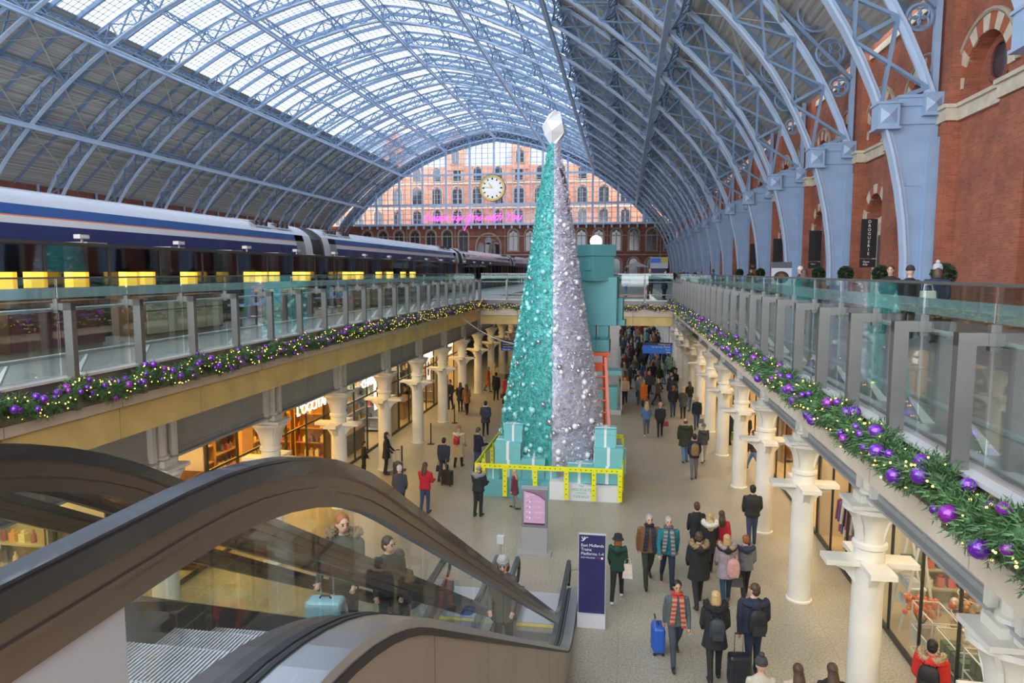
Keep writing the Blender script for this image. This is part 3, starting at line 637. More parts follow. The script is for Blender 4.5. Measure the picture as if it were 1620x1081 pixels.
b = balustrade('glass_balustrade', 'glass balustrade along the right edge of the terrace opening', 28, PRR, True); b.location = (ER - .02, YV - .3, DECK); b.rotation_euler.z = -pi / 2
b.rotation_euler.z = pi / 2; b.location = (ER - .02, 1.95, DECK); b.scale = (1, -1, 1)
b = balustrade('glass_balustrade', 'glass balustrade along the left edge of the terrace beside the bar', 25, PRL, True); b.location = (EL + .02, 1.67, DECK); b.rotation_euler.z = pi / 2
b = balustrade('glass_balustrade', 'far glass balustrade closing the end of the terrace opening', 7, 1.5, False); b.location = (EL, YV, DECK)
# ------------------------------------------------------------------ garlands
M_PINE = mat('pine_needle_green', (.065, .15, .05), .55, var=.45, scale=5)
M_PURP = mat('purple_glass_bauble', (.16, .02, .42), .16, .35, coat=.8)
M_PURP2 = mat('magenta_purple_bauble', (.25, .02, .36), .25, .3, coat=.6)
M_FAIRY = glow('warm_fairy_light', (1., .6, .12), 5.)
_bs = MB().ball((0, 0, 0), 1, 12, 8).mesh('bauble', M_PURP, True); _bs2 = MB().ball((0, 0, 0), 1, 12, 8).mesh('bauble', M_PURP2, True)
def garland(label, pts_f, L_, pitch, inward, phase, dense=300, rad=.15, nb=9, bsz=1.):
    """pts_f(t) -> point on the edge at length t; swags between posts"""
    G = thing('garland', label, 'garland', (0, 0, 0), 0, 'festive garlands'); fo = MB(); fl_ = MB(); rnd = random.Random(int(L_ * 10))
    def centre(t): 
        p = Vector(pts_f(t)); ph = ((t - phase) / pitch) % 1.0
        p.z += -.17 * (1 - (2 * ph - 1) ** 2) + .03 * noise.noise((t * 1.3, 0, 1)); return p,  rad + .04 * noise.noise((t * 1.7, 3, 0))
    n = int(L_ * 8); fo.tube([centre(L_ * i / n)[0] for i in range(n + 1)], .07, 6)
    far = MB()
    k = int(L_ * dense)
    for i in range(k):
        t = L_ * (i + rnd.random()) / k; c, r = centre(t); d = centre(min(L_, t + .05))[0] - centre(max(0, t - .05))[0]; d.normalize()
        a = rnd.random() * 2 * pi; v = Vector((rnd.gauss(0, 1), rnd.gauss(0, 1), rnd.gauss(0, 1))); v -= d * v.dot(d) * .7; v.normalize()
        b0 = c + v * r * rnd.uniform(.15, .75); ln = rnd.uniform(.07, .13)
        w = (v + d * rnd.uniform(-.8, .8) + Vector((0, 0, .1))).normalized(); s1 = w.cross(Vector((.3, .2, 1))).normalized(); s2 = w.cross(s1)
        for j in range(9):
            q = b0 + w * ln * j / 9; an = j * 2.4; e = (s1 * cos(an) + s2 * sin(an)) * .045 + w * .04; sd = w.cross(e).normalized() * .007
            fo.add([tuple(q - sd), tuple(q + sd), tuple(q + e)], [(0, 1, 2)])
    k = int(L_ * nb); cnt = 0
    for i in range(k):
        t = L_ * (i + rnd.random()) / k; c, r = centre(t); a = rnd.uniform(-.9, 2.4); d = Vector(inward) * -1
        q = c + (d * cos(a) + Vector((0, 0, 1)) * sin(a)) * r * rnd.uniform(.75, 1.05); R = bsz * rnd.choice((.035, .04, .05, .06))
        if cnt < 230 and (q.y < 26):
            o = link('bauble', _bs if rnd.random() < .75 else _bs2, G, loc=q); o.scale = (R,) * 3; cnt += 1
        else: far.ball(q, R, 8, 6)
    if far.v: far.build('distant_baubles', M_PURP, G, True, kind='stuff')
    k = int(L_ * (26 if rad < .16 else 15))
    for i in range(k):
        t = L_ * (i + rnd.random()) / k; c, r = centre(t); a = rnd.uniform(-1.4, 2.6); d = Vector(inward) * -1
        fl_.ball(c + (d * cos(a) + Vector((0, 0, 1)) * sin(a)) * r * rnd.uniform(.8, 1.15), rnd.uniform(.007, .012), 5, 4)
    fo.build('pine_foliage', M_PINE, G, kind='stuff'); fl_.build('fairy_lights', M_FAIRY, G, kind='stuff'); return G
garland('pine garland with purple baubles and lights hung along the right terrace edge', lambda t: (ER - .15, 2.2 + t, 6.29), YV - 2.3, PRR, (1, 0, 0), (1.95 - 2.2) % PRR, 430, .17, 5.5, 1.2)
garland('pine garland with purple baubles and lights hung along the left terrace edge', lambda t: (EL + .14, 2.2 + t, 6.20), YV - 2.3, PRL, (-1, 0, 0), (1.67 - 2.2) % PRL)
garland('short pine garland with purple baubles on the far cross bridge', lambda t: (EL + .2 + t, YV - .12, 6.06), ER - EL - .4, 1.5, (0, 1, 0), 1.3, 150)
# ------------------------------------------------------------------ the two-tone tree, gift boxes, box figure and ladder
TX, TY, PZ = -2.62, 26.0, .62
M_TEAL = mat('teal_tinsel', (.12, .54, .52), .4, .1, var=.35, scale=7)
M_SILV = mat('silver_lilac_tinsel', (.70, .68, .79), .35, .25, var=.25, scale=7)
M_TBAU = mat('pale_teal_bauble', (.36, .80, .78), .2, .05, coat=.5); M_WBAU = mat('pearl_white_bauble', (.86, .86, .88), .2, coat=.5); M_SBAU = mat('silver_mirror_bauble', (.62, .62, .66), .15, .9)
M_CRYS = mat('crystal_facet', (.95, .95, .97), .08, .25, coat=1.)
TP = [(0, 2.02), (.6, 1.96), (2., 1.78), (4.1, 1.42), (6, 1.1), (7.8, .80), (9.2, .62), (10.2, .48), (11.2, .27), (11.9, .14)]
def trad(z):
    for (a, r), (b, s) in zip(TP, TP[1:]):
        if a <= z <= b: return r + (s - r) * (z - a) / (b - a)
    return .12
tree = thing('christmas_tree', 'tall conical christmas tree, left half teal and right half silver, hung with baubles', 'christmas tree', (TX, TY, PZ)); rnd = random.Random(3)
SPLIT = pi / 2 * 3 + .10                # seam faces the camera
for nm, m, a0, a1 in (('teal_half', M_TEAL, SPLIT - pi, SPLIT), ('silver_half', M_SILV, SPLIT, SPLIT + pi)):
    mb = MB(); nz, na = 70, 30
    for i in range(nz + 1):
        z = 11.9 * i / nz
        for j in range(na + 1): a = a0 + (a1 - a0) * j / na; r = trad(z) * .97 + .03 * noise.noise((a * 4, z * 3, 0)); mb.v.append((r * cos(a), r * sin(a), z))
    for i in range(nz):
        for j in range(na): q = i * (na + 1) + j; mb.f.append((q, q + 1, q + na + 2, q + na + 1)); mb.m.append(0)
    half = mb.build(nm, m, tree, True)
    sh = MB(); cnt = 0; N_ = 34000
    for _ in range(N_):
        z = 11.9 * (1 - sqrt(rnd.random())) if rnd.random() < .8 else 11.9 * rnd.random(); a = rnd.uniform(a0, a1)
        if sin(a) > .45: continue
        r = trad(z) + rnd.uniform(-.03, .09); c = Vector((r * cos(a), r * sin(a), z)); e1 = Vector((rnd.gauss(0, 1), rnd.gauss(0, 1), rnd.gauss(0, 1))).normalized() * rnd.uniform(.04, .085); e2 = Vector((rnd.gauss(0, 1), rnd.gauss(0, 1), rnd.gauss(0, 1))).normalized() * rnd.uniform(.02, .045)
        sh.add([tuple(c - e1), tuple(c + e2), tuple(c + e1)], [(0, 1, 2)])
    sh.build('tinsel', m, half, kind='stuff')
bm = {k: MB().ball((0, 0, 0), 1, 12, 8).mesh('bauble', m, True) for k, m in (('t', M_TBAU), ('w', M_WBAU), ('s', M_SBAU))}
cr = MB(); cr.add([(0, 0, -1), (.6, 0, 0), (0, .6, 0), (-.6, 0, 0), (0, -.6, 0), (0, 0, 1)], [(0, 2, 1), (0, 3, 2), (0, 4, 3), (0, 1, 4), (5, 1, 2), (5, 2, 3), (5, 3, 4), (5, 4, 1)]); crm = cr.mesh('crystal', M_CRYS)
for i in range(290):
    z = 11.2 * (1 - sqrt(1 - (i * .618) % 1 * .98)) ; a = SPLIT + rnd.uniform(-1.7, 1.7); te = a < SPLIT
    r = trad(z) + .02; u = rnd.random(); R = rnd.choice((.06, .075, .09, .105, .125)) * (1 - z * .03)
    o = link('bauble' if u < .72 else 'crystal', (bm['t'] if te and u < .6 else bm['w'] if u < .6 else bm['s'] if u < .72 else crm), tree, loc=(r * cos(a), r * sin(a), z + .15)); o.scale = (R,) * 3 if u < .72 else (R * .8, R * .8, R * 1.2)
st = MB(); P_ = []
for (r, z, k) in ((.1, 11.85, 0), (.42, 12.25, .4), (.50, 12.6, .1), (.22, 13.0, .6)):
    P_.append([(r * (1 + .12 * ((j * 7) % 3 - 1)) * cos(2 * pi * (j + k) / 6), r * sin(2 * pi * (j + k) / 6), z + .06 * ((j * 5) % 3 - 1)) for j in range(6)])
st.v = [v for g_ in P_ for v in g_]; 
for i in range(3):
    for j in range(6): st.f.append((i * 6 + j, i * 6 + (j + 1) % 6, i * 6 + 6 + (j + 1) % 6)); st.f.append((i * 6 + j, i * 6 + 6 + (j + 1) % 6, i * 6 + 6 + j)); st.m += [0, 0]
st.f += [(5, 4, 3, 2, 1, 0), tuple(18 + j for j in range(6))]; st.m += [0, 0]
st.build('tree_topper', M_CRYS, tree, label='large faceted white crystal topper')
ck = MB(); ck.tube([(.30, -.25, 9.9), (.42, -.15, 10.2), (.36, -.2, 10.7), (.24, -.2, 11.0)], [.03, .07, .07, .03], 8); ck.tube([(.5, -.2, 9.0), (.56, -.2, 9.4), (.48, -.2, 9.9)], [.03, .06, .04], 8); ck.build('cable_cover', M_BLK, tree)
# plinth
M_PLT = mat('robin_egg_blue_board', (.15, .46, .50), .5, var=.03); M_PLW = mat('white_gloss_board', (.80, .81, .82), .4)
pl = thing('tree_plinth', 'low plinth under the tree, robin egg blue on the left and white on the right', 'plinth', (-2.38, 25.8, 0))
MB().box(-2.38, -.05, -2.45, 2.4, 0, .58).build('blue_section', M_PLT, pl)
mb = MB(); mb.ext([(-.05, -2.45, 0), (2.38, -2.45, 0), (2.38, -2.45, .52), (1.6, -2.45, .50), (1.0, -2.45, .56), (.3, -2.45, .64), (-.05, -2.45, .64)], (0, 4.85, 0)); ws = mb.build('white_section', M_PLW, pl)
for i, (t, s, z) in enumerate((('THE', .09, .49), ('HOLIDAYS', .145, .35), ('MADE BY', .09, .25), ('TIFFANY', .145, .10))): text(t, s, M_PLT, 'lettering', ws, (1.05, -2.455, z), RZ90, 'CENTER', .002)
# yellow fence of punched straps
M_YEL = mat('fluorescent_yellow_strap', (.86, .86, .02), .4); fe = thing('yellow_barrier', 'fluorescent yellow punched strap barrier round the tree plinth', 'barrier', (-2.45, 25.8, 0))
M_HOLE = mat('dark_punch_hole', (.12, .12, .03), .6)
def strap(p, q, w, nm='rail'):
    p = Vector(p); q = Vector(q); mb = MB(); mb.bar(p, q, .035, w) if abs((q - p).z) < .1 else mb.bar(p, q, w, .035, (0, 1, 0)); o = mb.build(nm, M_YEL, fe); h = MB(); d = (q - p); n_ = int(d.length / .17)
    for i in range(1, n_): c = p + d * i / n_; h.cbox(c, .045 if abs(d.z) < .1 and abs(d.x) > .1 or abs(d.z) > .1 else .04, .045 if abs(d.z) < .1 and abs(d.y) > .1 else .04, .03)
    h.build('punch_holes', M_HOLE, o, kind='stuff')
strap((-2.55, -2.7, 1.17), (2.5, -2.7, 1.17), .16); strap((-2.55, -2.7, 1.17), (-2.55, 2.4, 1.17), .16); strap((2.5, -2.7, 1.17), (2.5, 2.4, 1.17), .16); strap((-2.55, 2.4, 1.17), (2.5, 2.4, 1.17), .16)
for x in (-1.5, -.45, .62, 1.55, 2.43): strap((x, -2.72, .12), (x, -2.72, 1.2), .15, 'upright')
for y in (-1.2, .4, 2.0):
    for x in (-2.55, 2.5): strap((x, y, 0), (x, y, 1.2), .12, 'upright')
strap((-2.5, -2.72, 0), (-2.5, -2.72, 1.2), .12, 'upright')
# gift boxes
M_GIFT = mat('robin_egg_blue_paper', (.20, .55, .57), .45); M_RIB = mat('white_satin_ribbon', (.88, .9, .9), .35)
def gift(x, y, z, w, h, label, rz=0., d=None):
    d = d or w; g_ = thing('gift_box', label, 'gift box', (x, y, z), rz, 'gift boxes round the tree')
    MB().box(-w / 2, w / 2, -d / 2, d / 2, 0, h * .74).build('box', M_GIFT, g_); e = .018; MB().box(-w / 2 - e, w / 2 + e, -d / 2 - e, d / 2 + e, h * .72, h).build('lid', M_GIFT, g_)
    r = MB(); t = .026; rw = w * .055
    r.box(-rw, rw, -d / 2 - t, d / 2 + t, .0, h + .008); r.box(-w / 2 - t, w / 2 + t, -rw, rw, .0, h + .008); r.build('ribbon', M_RIB, g_)
    b_ = MB()
    for s in (-1, 1): b_.tube([(0, 0, h), (s * w * .13, .02, h + w * .10), (s * w * .2, .0, h + w * .03), (s * w * .1, -.03, h + .01), (0, 0, h + .01)], w * .025, 5, sq=.4)
    b_.build('bow', M_RIB, g_)
gift(-3.95, 24.3, .58, .95, .62, 'large gift box at the bottom of the left stack')
gift(-3.98, 24.3, 1.20, .92, .62, 'medium gift box with white ribbon in the middle of the left stack')
gift(-3.82, 24.4, 1.82, .66, .58, 'gift box on top of the left hand stack')
gift(-4.45, 23.75, .58, .38, .34, 'small gift box at the left corner of the plinth')
gift(-3.05, 24.15, .58, .8, .72, 'gift box under the teal half behind the blonde girl'); gift(-2.42, 23.9, .58, .40, .42, 'smallest gift box in front of the teal half')
gift(-1.42, 23.95, .56, .82, .60, 'gift box in front of the silver half')
gift(-.47, 24.15, .54, .98, .62, 'large gift box at the bottom of the right stack'); gift(-.45, 24.2, 1.16, .96, .62, 'medium gift box in the right hand stack', .04); gift(-.55, 24.25, 1.78, .70, .62, 'gift box on top of the right hand stack')
gift(.0 - .1, 25.1, .52, .5, .95, 'tall gift box behind the right hand stack')
# figure made of gift boxes, standing on the ladder
M_BOXF = mat('deep_teal_box_paint', (.10, .33, .345), .5, var=.04); fg = thing('box_figure', 'big robot figure made of teal gift boxes standing on the ladder behind the tree', 'sculpture', (-.98, 27.6, 4.72), 0)
def rbox(nm, c, sx, sy, sz, rz=0., par=fg): mb = MB(); mb.cbox(c, sx, sy, sz, rz); o = mb.build(nm, M_BOXF, par); mo = o.modifiers.new('b', 'BEVEL'); mo.width = .015; mo.segments = 2; return o
hz = 2.62 + .72; hd = rbox('head', (-.13, 0, hz), 1.02, 1.02, 1.12, .70); rbox('head_lid', (-.13, 0, hz + .62), 1.12, 1.12, .44, .70, hd)
rbox('eye_panel', (-.13 - .53 * cos(.70 - pi / 2 + pi / 2) * .95 + .1, -.53 * sin(.70) * 1.0 - .12, hz + .05), .38, .10, .42, .70 - pi / 2 + 0, hd)
MB().ball((-.13, 0, hz + .98), .24, 18, 12).build('glass_bulb', mat('lit_glass_globe', (.9, .88, .8), .1, emit=(1., .9, .7), es=.9), hd, True)
rbox('body', (.08, .25, 1.98), 1.36, .9, 1.9, -.10); rbox('arm', (.86, .35, 1.6), .22, .5, 1.0, -.1); rbox('hand', (.9, .35, 1.14), .34, .6, .22, -.1); rbox('arm', (-.68, .3, 1.9), .22, .5, 1.0, -.1)
for x in (-.28, .22):
    rbox('leg', (x, .1, .85), .42, .45, .55, -.1); rbox('foot', (x + .0, 0, .24), .5, .6, .48, -.1)
    co = MB()
    for k in range(4): co.tube([(x + .22 * cos(2 * pi * i / 14), .1 + .22 * sin(2 * pi * i / 14), .48 + .055 * k) for i in range(14)], .03, 6, closed=True)
    co.build('ankle_coil', M_BOXF, fg, True)
M_LAD = mat('orange_red_lacquer', (.85, .10, .012), .35, coat=.3); la = thing('stepladder', 'tall orange red stepladder leaning up behind the silver half of the tree', 'ladder', (-.8, 27.0, .56))
F1, F2, T1, T2 = (.42, -1.0, .12), (-.75, -1.0, .12), (.12, .45, 4.1), (-.55, .45, 4.1)
MB().bar(F1, T1, .11, .2, (0, 1, 0)).build('side_rail', M_LAD, la); MB().bar(F2, T2, .11, .2, (0, 1, 0)).build('side_rail', M_LAD, la)
for x, t in ((.42, .05), (-.75, -.5)): MB().bar((x - .3, 1.6, 0), (t, .6, 4.1), .09, .16, (0, 1, 0)).build('rear_leg', M_LAD, la)
rg = MB().tube([(-.5, 0, 0), (.5, 0, 0)], .04, 8).mesh('rung', M_LAD, True)
for i in range(1, 9):
    t = i / 9; a = Vector(F1).lerp(Vector(T1), t); b_ = Vector(F2).lerp(Vector(T2), t); o = link('rung', rg, la, loc=(a + b_) / 2); o.scale = ((a - b_).length, 1, 1)
MB().box(-.75, .3, .2, .95, 4.02, 4.16).build('platform', M_LAD, la); MB().box(-.75, .0, .25, .35, 3.4, 3.75).build('top_brace', M_LAD, la)
sh = MB(); sh.ext([(.22, -1.08, .3), (.62, -1.08, .22), (.66, -1.08, -.04), (.50, -1.08, -.02), (.40, -1.08, .05), (.2, -1.08, .05)], (0, .25, 0)); sh.build('rail_shoe', mat('crimson_shoe', (.6, .01, .09), .4), la)
MB().bar((-.7, -.9, .12), (-.3, 1.3, .5), .04, .04).build('stay', M_LAD, la)
# ------------------------------------------------------------------ train, glazed platform screen and champagne bar on the left
M_TROOF = mat('silver_train_roof', (.34, .36, .41), .22, .45, var=.05, scale=1); M_TBLUE = mat('gloss_royal_blue', (.03, .09, .30), .18, coat=.6); M_TNAVY = mat('gloss_navy', (.02, .035, .14), .18, coat=.6)
M_TWHITE = mat('pearl_white_band', (.62, .64, .68), .25, coat=.4); M_TOR = mat('orange_pinstripe', (.75, .2, .05), .35); M_TGREY = mat('grey_roof_module', (.25, .26, .28), .5); M_TDK = mat('dark_bellows', (.035, .035, .04), .7)
TXN, CL, CG = -14.7, 28.6, 1.3
PROF = [(0, 6.5), (0, 7.3), (.02, 8.2), (0, 8.6), (-.05, 9.03), (-.09, 9.21), (-.10, 9.245), (-.19, 9.52), (-.36, 9.68), (-.66, 9.88), (-1.0, 10.0), (-1.45, 10.05)]
PROF = PROF + [(-2.9 - x, z) for x, z in PROF[-2::-1]]
def coach(y0, label):
    t = thing('train_coach', label, 'train', (TXN, y0, 0), 0, 'coaches of one train'); n = len(PROF)
    def band(nm, a, b, m, yA=0., yB=CL, both=True):
        mb = MB(); 
        for (i, j) in ((a, b), (n - 1 - b, n - 1 - a)): P = PROF[i:j + 1]; mb.strip([(x, yA, z) for x, z in P], [(x, yB, z) for x, z in P])
        return mb.build(nm, m, t, True)
    band('lower_body', 0, 4, M_TNAVY, 1.6, CL - 1.6); band('white_band', 4, 5, M_TWHITE, 1.6, CL - 1.6); band('orange_line', 5, 6, M_TOR, 1.6, CL - 1.6); band('upper_band', 6, 7, M_TBLUE, 1.6, CL - 1.6); band('end_panel', 0, 7, M_TWHITE, 0, .75); band('end_panel', 0, 7, M_TWHITE, CL - .75, CL); [MB().strip([(x, ya, z) for x, z in P_], [(x, ya + .85, z) for x, z in P_]).build('door', M_TGREY, t, True) for ya in (.75, CL - 1.6) for P_ in (PROF[1:7], PROF[n - 7:n - 1])]
    band('roof', 7, n // 2, M_TROOF)
    for y, w in ((1.2, 1.6), (3.2, 1.2), (CL - 4.6, 1.4), (CL - 2.8, 1.5)):
        mb = MB(); P = [(x, z + .03) for x, z in PROF[8:n - 8]]; mb.strip([(x, y, z) for x, z in P], [(x, y + w, z) for x, z in P]); k = len(P); mb.add([(x, y, z) for x, z in P] + [(x, y, z - .05) for x, z in P], [(i, i + 1, k + i + 1, k + i) for i in range(k - 1)]); mb.build('roof_module', M_TGREY, t)
        for q in range(3): MB().box(-.75 + .0, -.45, y + .15 + q * w / 3.4, y + .15 + q * w / 3.4 + .18, 9.8, 9.96).build('vent', M_TDK, t)
    mb = MB(); 
    for y in (0, CL): mb.add([(x, y, z) for x, z in PROF], [tuple(range(n))])
    mb.build('end_wall', M_TDK, t)
    for k in range(11): y = 3.2 + k * 2.1; MB().box(.02, .035, y, y + 1.4, 7.35, 8.25).build('window', M_PANE, t)
    mb = MB(); P = [(x * .93 - .1, z - .12) for x, z in PROF]; mb.strip([(x, CL, z) for x, z in P], [(x, CL + CG, z) for x, z in P]); mb.build('gangway', M_TDK, t)
    return t
for i, l in enumerate(('nearest blue and white train coach running out of the left edge', 'second train coach, whose door stands beside the nearest coach', 'third train coach further along the platform', 'fourth train coach, last one seen before the tree')): coach(3.0 + i * (CL + CG), l)
# glazed screen
M_SCR = glassy('smoked_screen_glass', (.34, .35, .36), .25, .03, k=.4); scr = thing('glass_screen', 'smoked glass screen wall between the bar and the train', 'screen', (-13.0, 0, DECK)); sp = MB().box(-.03, .03, -.03, .03, 0, 2.2).mesh('post', M_DARK); spn = MB().box(-.01, .01, .02, 1.98, .1, 2.16).mesh('glass_panel', M_SCR)
for k in range(60):
    y = 4 + 2.0 * k; link('post', sp, scr, loc=(0, y, 0))
    if k < 59: link('glass_panel', spn, scr, loc=(0, y, 0))
mb = MB(); mb.box(-.06, .06, 4, 122, 2.16, 2.24); mb.box(-.05, .05, 4, 122, 0, .1); mb.build('frame_rail', M_DARK, scr)
fm = MB(); fm.box(-.09, .09, -.15, .15, .10, .20); fm.box(-.02, .02, -.02, .02, 0, .10); fm.box(-.11, -.08, -.12, .12, .11, .19)
fm = fm.mesh('housing', mat('pale_grey_housing', (.5, .49, .46), .5))
for k in range(16):
    f = thing('floodlight', 'small floodlight on the glass screen, %s from the left edge' % ORD[k], 'floodlight', (-13.0, 11.4 + 3.75 * k, DECK + 2.24), 0, 'floodlights along the glass screen'); link('housing', fm, f); MB().box(.091, .095, -.12, .12, .12, .18).build('lens', M_PANEW, f)
# grey pillars behind the screen
pm = MB(); pm.box(-.35, .35, -.35, .35, 0, 2.3); pm = pm.mesh('shaft', mat('grey_concrete_pier', (.30, .29, .28), .8)); pb = MB().box(-.42, .42, -.42, .42, 0, .25).mesh('base', M_STONED)
for k in range(14): p = thing('pier', 'grey pier behind the smoked screen, %s from the left edge' % ORD[k], 'pier', (-13.8, 9.6 + 3.3 * k, DECK), 0, 'piers behind the screen'); link('shaft', pm, p); link('base', pb, p)
# yellow lamp boxes
M_LAMP = glow('yellow_lamp_glass', (1., .62, .07), 1.15); M_LAMP2 = mat('orange_yellow_lamp_side', (.9, .45, .02), .4, emit=(1., .5, .03), es=.8)
ls = MB(); ls.box(-.10, .10, -.21, .11, .14, .48); lsf = ls.mesh('shade', M_LAMP); l2 = MB().box(-.10, .10, .115, .21, .14, .48).mesh('end_shade', M_LAMP2); lf = MB()
for x in (-.09, .09):
    for y in (-.19, -.1, .1, .19): lf.box(x - .008, x + .008, y - .008, y + .008, 0, .15)
lf = lf.mesh('legs', M_BLK); ltop = MB().box(-.102, .102, -.215, .215, .48, .488).mesh('frame', mat('brass_edge', (.6, .42, .1), .3, .8))
LY = [10.9, 12.63, 14.16, 16.34, 19.97, 22.94, 26.66, 28.02, 31.88, 35.5]
for k, y in enumerate(LY):
    a = thing('table_lamp', 'glowing yellow box lamp on the bar, %s from the left edge' % ORD[k], 'lamp', (-11., y, DECK + 1.06), 0, 'yellow box lamps on the bar'); link('shade', lsf, a); link('end_shade', l2, a); link('leg', lf, a); link('frame', ltop, a)
for k, y in enumerate((13.2, 16.75, 21.9, 23.6, 25.4, 31.0, 34.5, 38.5)):
    a = thing('table_lamp', 'glowing yellow box lamp in the back row near the smoked screen, %s from the left' % ORD[k], 'lamp', (-12.5, y, DECK + 1.06), 0, 'yellow box lamps in the back row'); link('shade', lsf, a); link('end_shade', l2, a); link('leg', lf, a); link('frame', ltop, a)
# bar furniture
M_WOOD = mat('brown_walnut', (.16, .075, .035), .4, var=.3, scale=3, stretch=(1, 6, 1)); M_WOODL = mat('amber_wood', (.42, .22, .07), .45, var=.2, scale=3); M_MAR = mat('maroon_lacquer', (.13, .018, .03), .3, coat=.3); M_LEA = mat('oxblood_leather', (.14, .03, .035), .35, var=.1); M_CHR = mat('chrome_pull', (.7, .7, .7), .2, .9); M_CREAM = mat('cream_cupboard', (.45, .42, .28), .5, var=.05)
def cabinet(y, n, w, label, door_m, top_m, lamp_leg=True):
    c = thing('bar_cabinet', label, 'cabinet', (-10.75, y, DECK), 0, 'cabinets of the bar'); L_ = n * w
    MB().box(-.55, .30, 0, L_, .12, .92).build('carcass', M_WOOD, c); MB().box(-.62, .42, -.05, L_ + .05, .92, 1.0).build('top', top_m, c); MB().box(-.5, .25, .02, L_ - .02, 0, .12).build('plinth', M_STONED, c); MB().box(-.62, -.2, -.05, L_ + .05, 1.0, 1.06).build('shelf', top_m, c)
    for k in range(n):
        d = MB().box(.30, .325, k * w + .03, (k + 1) * w - .03, .16, .66).build('door', door_m, c); MB().box(.325, .345, k * w + w * .35, k * w + w * .65, .6, .62).build('handle', M_CHR, d)
        d = MB().box(.30, .325, k * w + .03, (k + 1) * w - .03, .69, .89).build('drawer', door_m, c); MB().box(.325, .345, k * w + w * .35, k * w + w * .65, .79, .81).build('handle', M_CHR, d)
    return c
def booth(y, label):
    b_ = thing('booth_seat', label, 'seat', (-10.6, y, DECK), 0, 'tufted booths of the bar')
    MB().box(-.35, .35, 0, 1.1, 0, .42).build('base', M_WOOD, b_); MB().box(-.3, .42, .02, 1.08, .42, .52).build('seat', M_LEA, b_); mb = MB(); mb.box(-.42, -.22, 0, 1.1, .42, 1.12)
    for i in range(5):
        for j in range(4): cy, cz = .1 + .2 * i + (.1 if j % 2 else 0), .58 + .13 * j; mb.add([(-.22, cy - .1, cz), (-.22, cy, cz - .13), (-.22, cy + .1, cz), (-.22, cy, cz + .13), (-.16, cy, cz)], [(0, 1, 4), (1, 2, 4), (2, 3, 4), (3, 0, 4)])
    mb.build('tufted_back', M_LEA, b_); MB().box(-.42, .40, 1.1, 1.22, 0, 1.14).build('end_panel', M_WOOD, b_)
M_CHB = mat('light_blue_shell', (.20, .38, .58), .35, coat=.3)
def barchair(y, label, x=-10.4):
    c = thing('bar_chair', label, 'chair', (x, y, DECK), 0, 'light blue bar chairs'); s = MB(); s.box(-.24, .24, -.24, .24, .60, .66); s.build('seat', M_CHB, c); bk = MB(); bk.strip([(.24 - .1 * (1 - (t / .26) ** 2) + .02, t, .64) for t in US(-.26, .26, 8)], [(.30 - .12 * (1 - (t / .26) ** 2), t, 1.08 - 1.2 * t * t) for t in US(-.26, .26, 8)]); bk.build('backrest', M_CHB, c, True)
    MB().lathe([(.03, 0), (.03, .6)], 8, (0, 0, .02)).build('stem', M_BLK, c); MB().lathe([(.24, 0), (.24, .02), (.05, .05)], 16).build('base', M_BLK, c); MB().tube([(.16 * cos(2 * pi * i / 12), .16 * sin(2 * pi * i / 12), .28) for i in range(12)], .012, 5, closed=True).build('footrest', M_CHR, c)
booth(8.6, 'oxblood tufted booth seat cut off by the left edge'); cabinet(10.4, 3, .75, 'walnut bar cabinet with maroon doors under the second lamp', M_MAR, M_WOOD); cabinet(13.9, 4, .75, 'walnut bar counter with cream cupboard doors', M_CREAM, M_WOOD)
for k, y in enumerate((17.7, 18.5, 19.3)): barchair(y, 'light blue bar chair past the cream cupboards, %s of three' % ORD[k])
cabinet(20.2, 3, .75, 'walnut bar cabinet with maroon doors beyond the three blue chairs', M_MAR, M_WOODL)
for k, y in enumerate((23.0, 23.8, 24.6)): barchair(y, 'light blue bar chair halfway along the bar, %s of three' % ORD[k])
booth(25.5, 'oxblood tufted booth seat in the middle of the bar'); cabinet(27.0, 2, .8, 'amber topped walnut cabinet between two oxblood booths', M_WOODL, M_WOODL); booth(28.9, 'second oxblood tufted booth seat in the middle of the bar'); cabinet(30.4, 3, .8, 'walnut bar cabinet with maroon doors near the far end of the bar', M_MAR, M_WOOD)
for k, y in enumerate((33.4, 34.2)): barchair(y, 'light blue bar chair at the far end of the bar, %s of two' % ORD[k])
cabinet(35.2, 3, .8, 'walnut bar cabinet with cream doors at the far end of the bar', M_CREAM, M_WOOD)
tb = MB(); tb.box(-.3, .3, 0, 28, .98, 1.06); c = thing('back_counter', 'long dark counter under the back row of yellow lamps', 'counter', (-12.5, 14, DECK)); tb.build('top', M_WOOD, c); MB().box(-.25, .25, .1, 27.9, 0, .98).build('body', M_TDK, c)
# ------------------------------------------------------------------ undercroft: soffit, shop fronts, downlights
SLX, SRX = -10.9, 5.83
M_SHG = glassy('shop_window_glass', (.95, .96, .95), .08, .02, k=.16); M_MUL = mat('dark_shopfront_metal', (.06, .06, .055), .4, .5)
M_WARM = glow('warm_shop_ceiling_panel', (1., .70, .33), 18., True); M_WARMY = glow('yellow_shop_ceiling_panel', (1., .58, .07), 26., True); M_WHITEP = glow('white_light_panel', (1., .86, .62), 16., True)
wuL = struct('wall_shops_left', 'plain back wall behind the left hand shops'); MB().box(-17.2, -17, -10, 110, 0, 4.95).build('panel', mat('warm_grey_plaster', (.5, .44, .34), .8), wuL)
wuR = struct('wall_shops_right', 'plain back wall behind the right hand shops'); MB().box(12, 12.2, -10, 110, 0, 4.95).build('panel', MATS['warm_grey_plaster'], wuR)
PRODC = [(.6, .12, .08), (.75, .6, .35), (.12, .25, .12), (.8, .75, .65), (.15, .12, .3), (.7, .35, .08), (.35, .1, .2), (.85, .8, .4)]
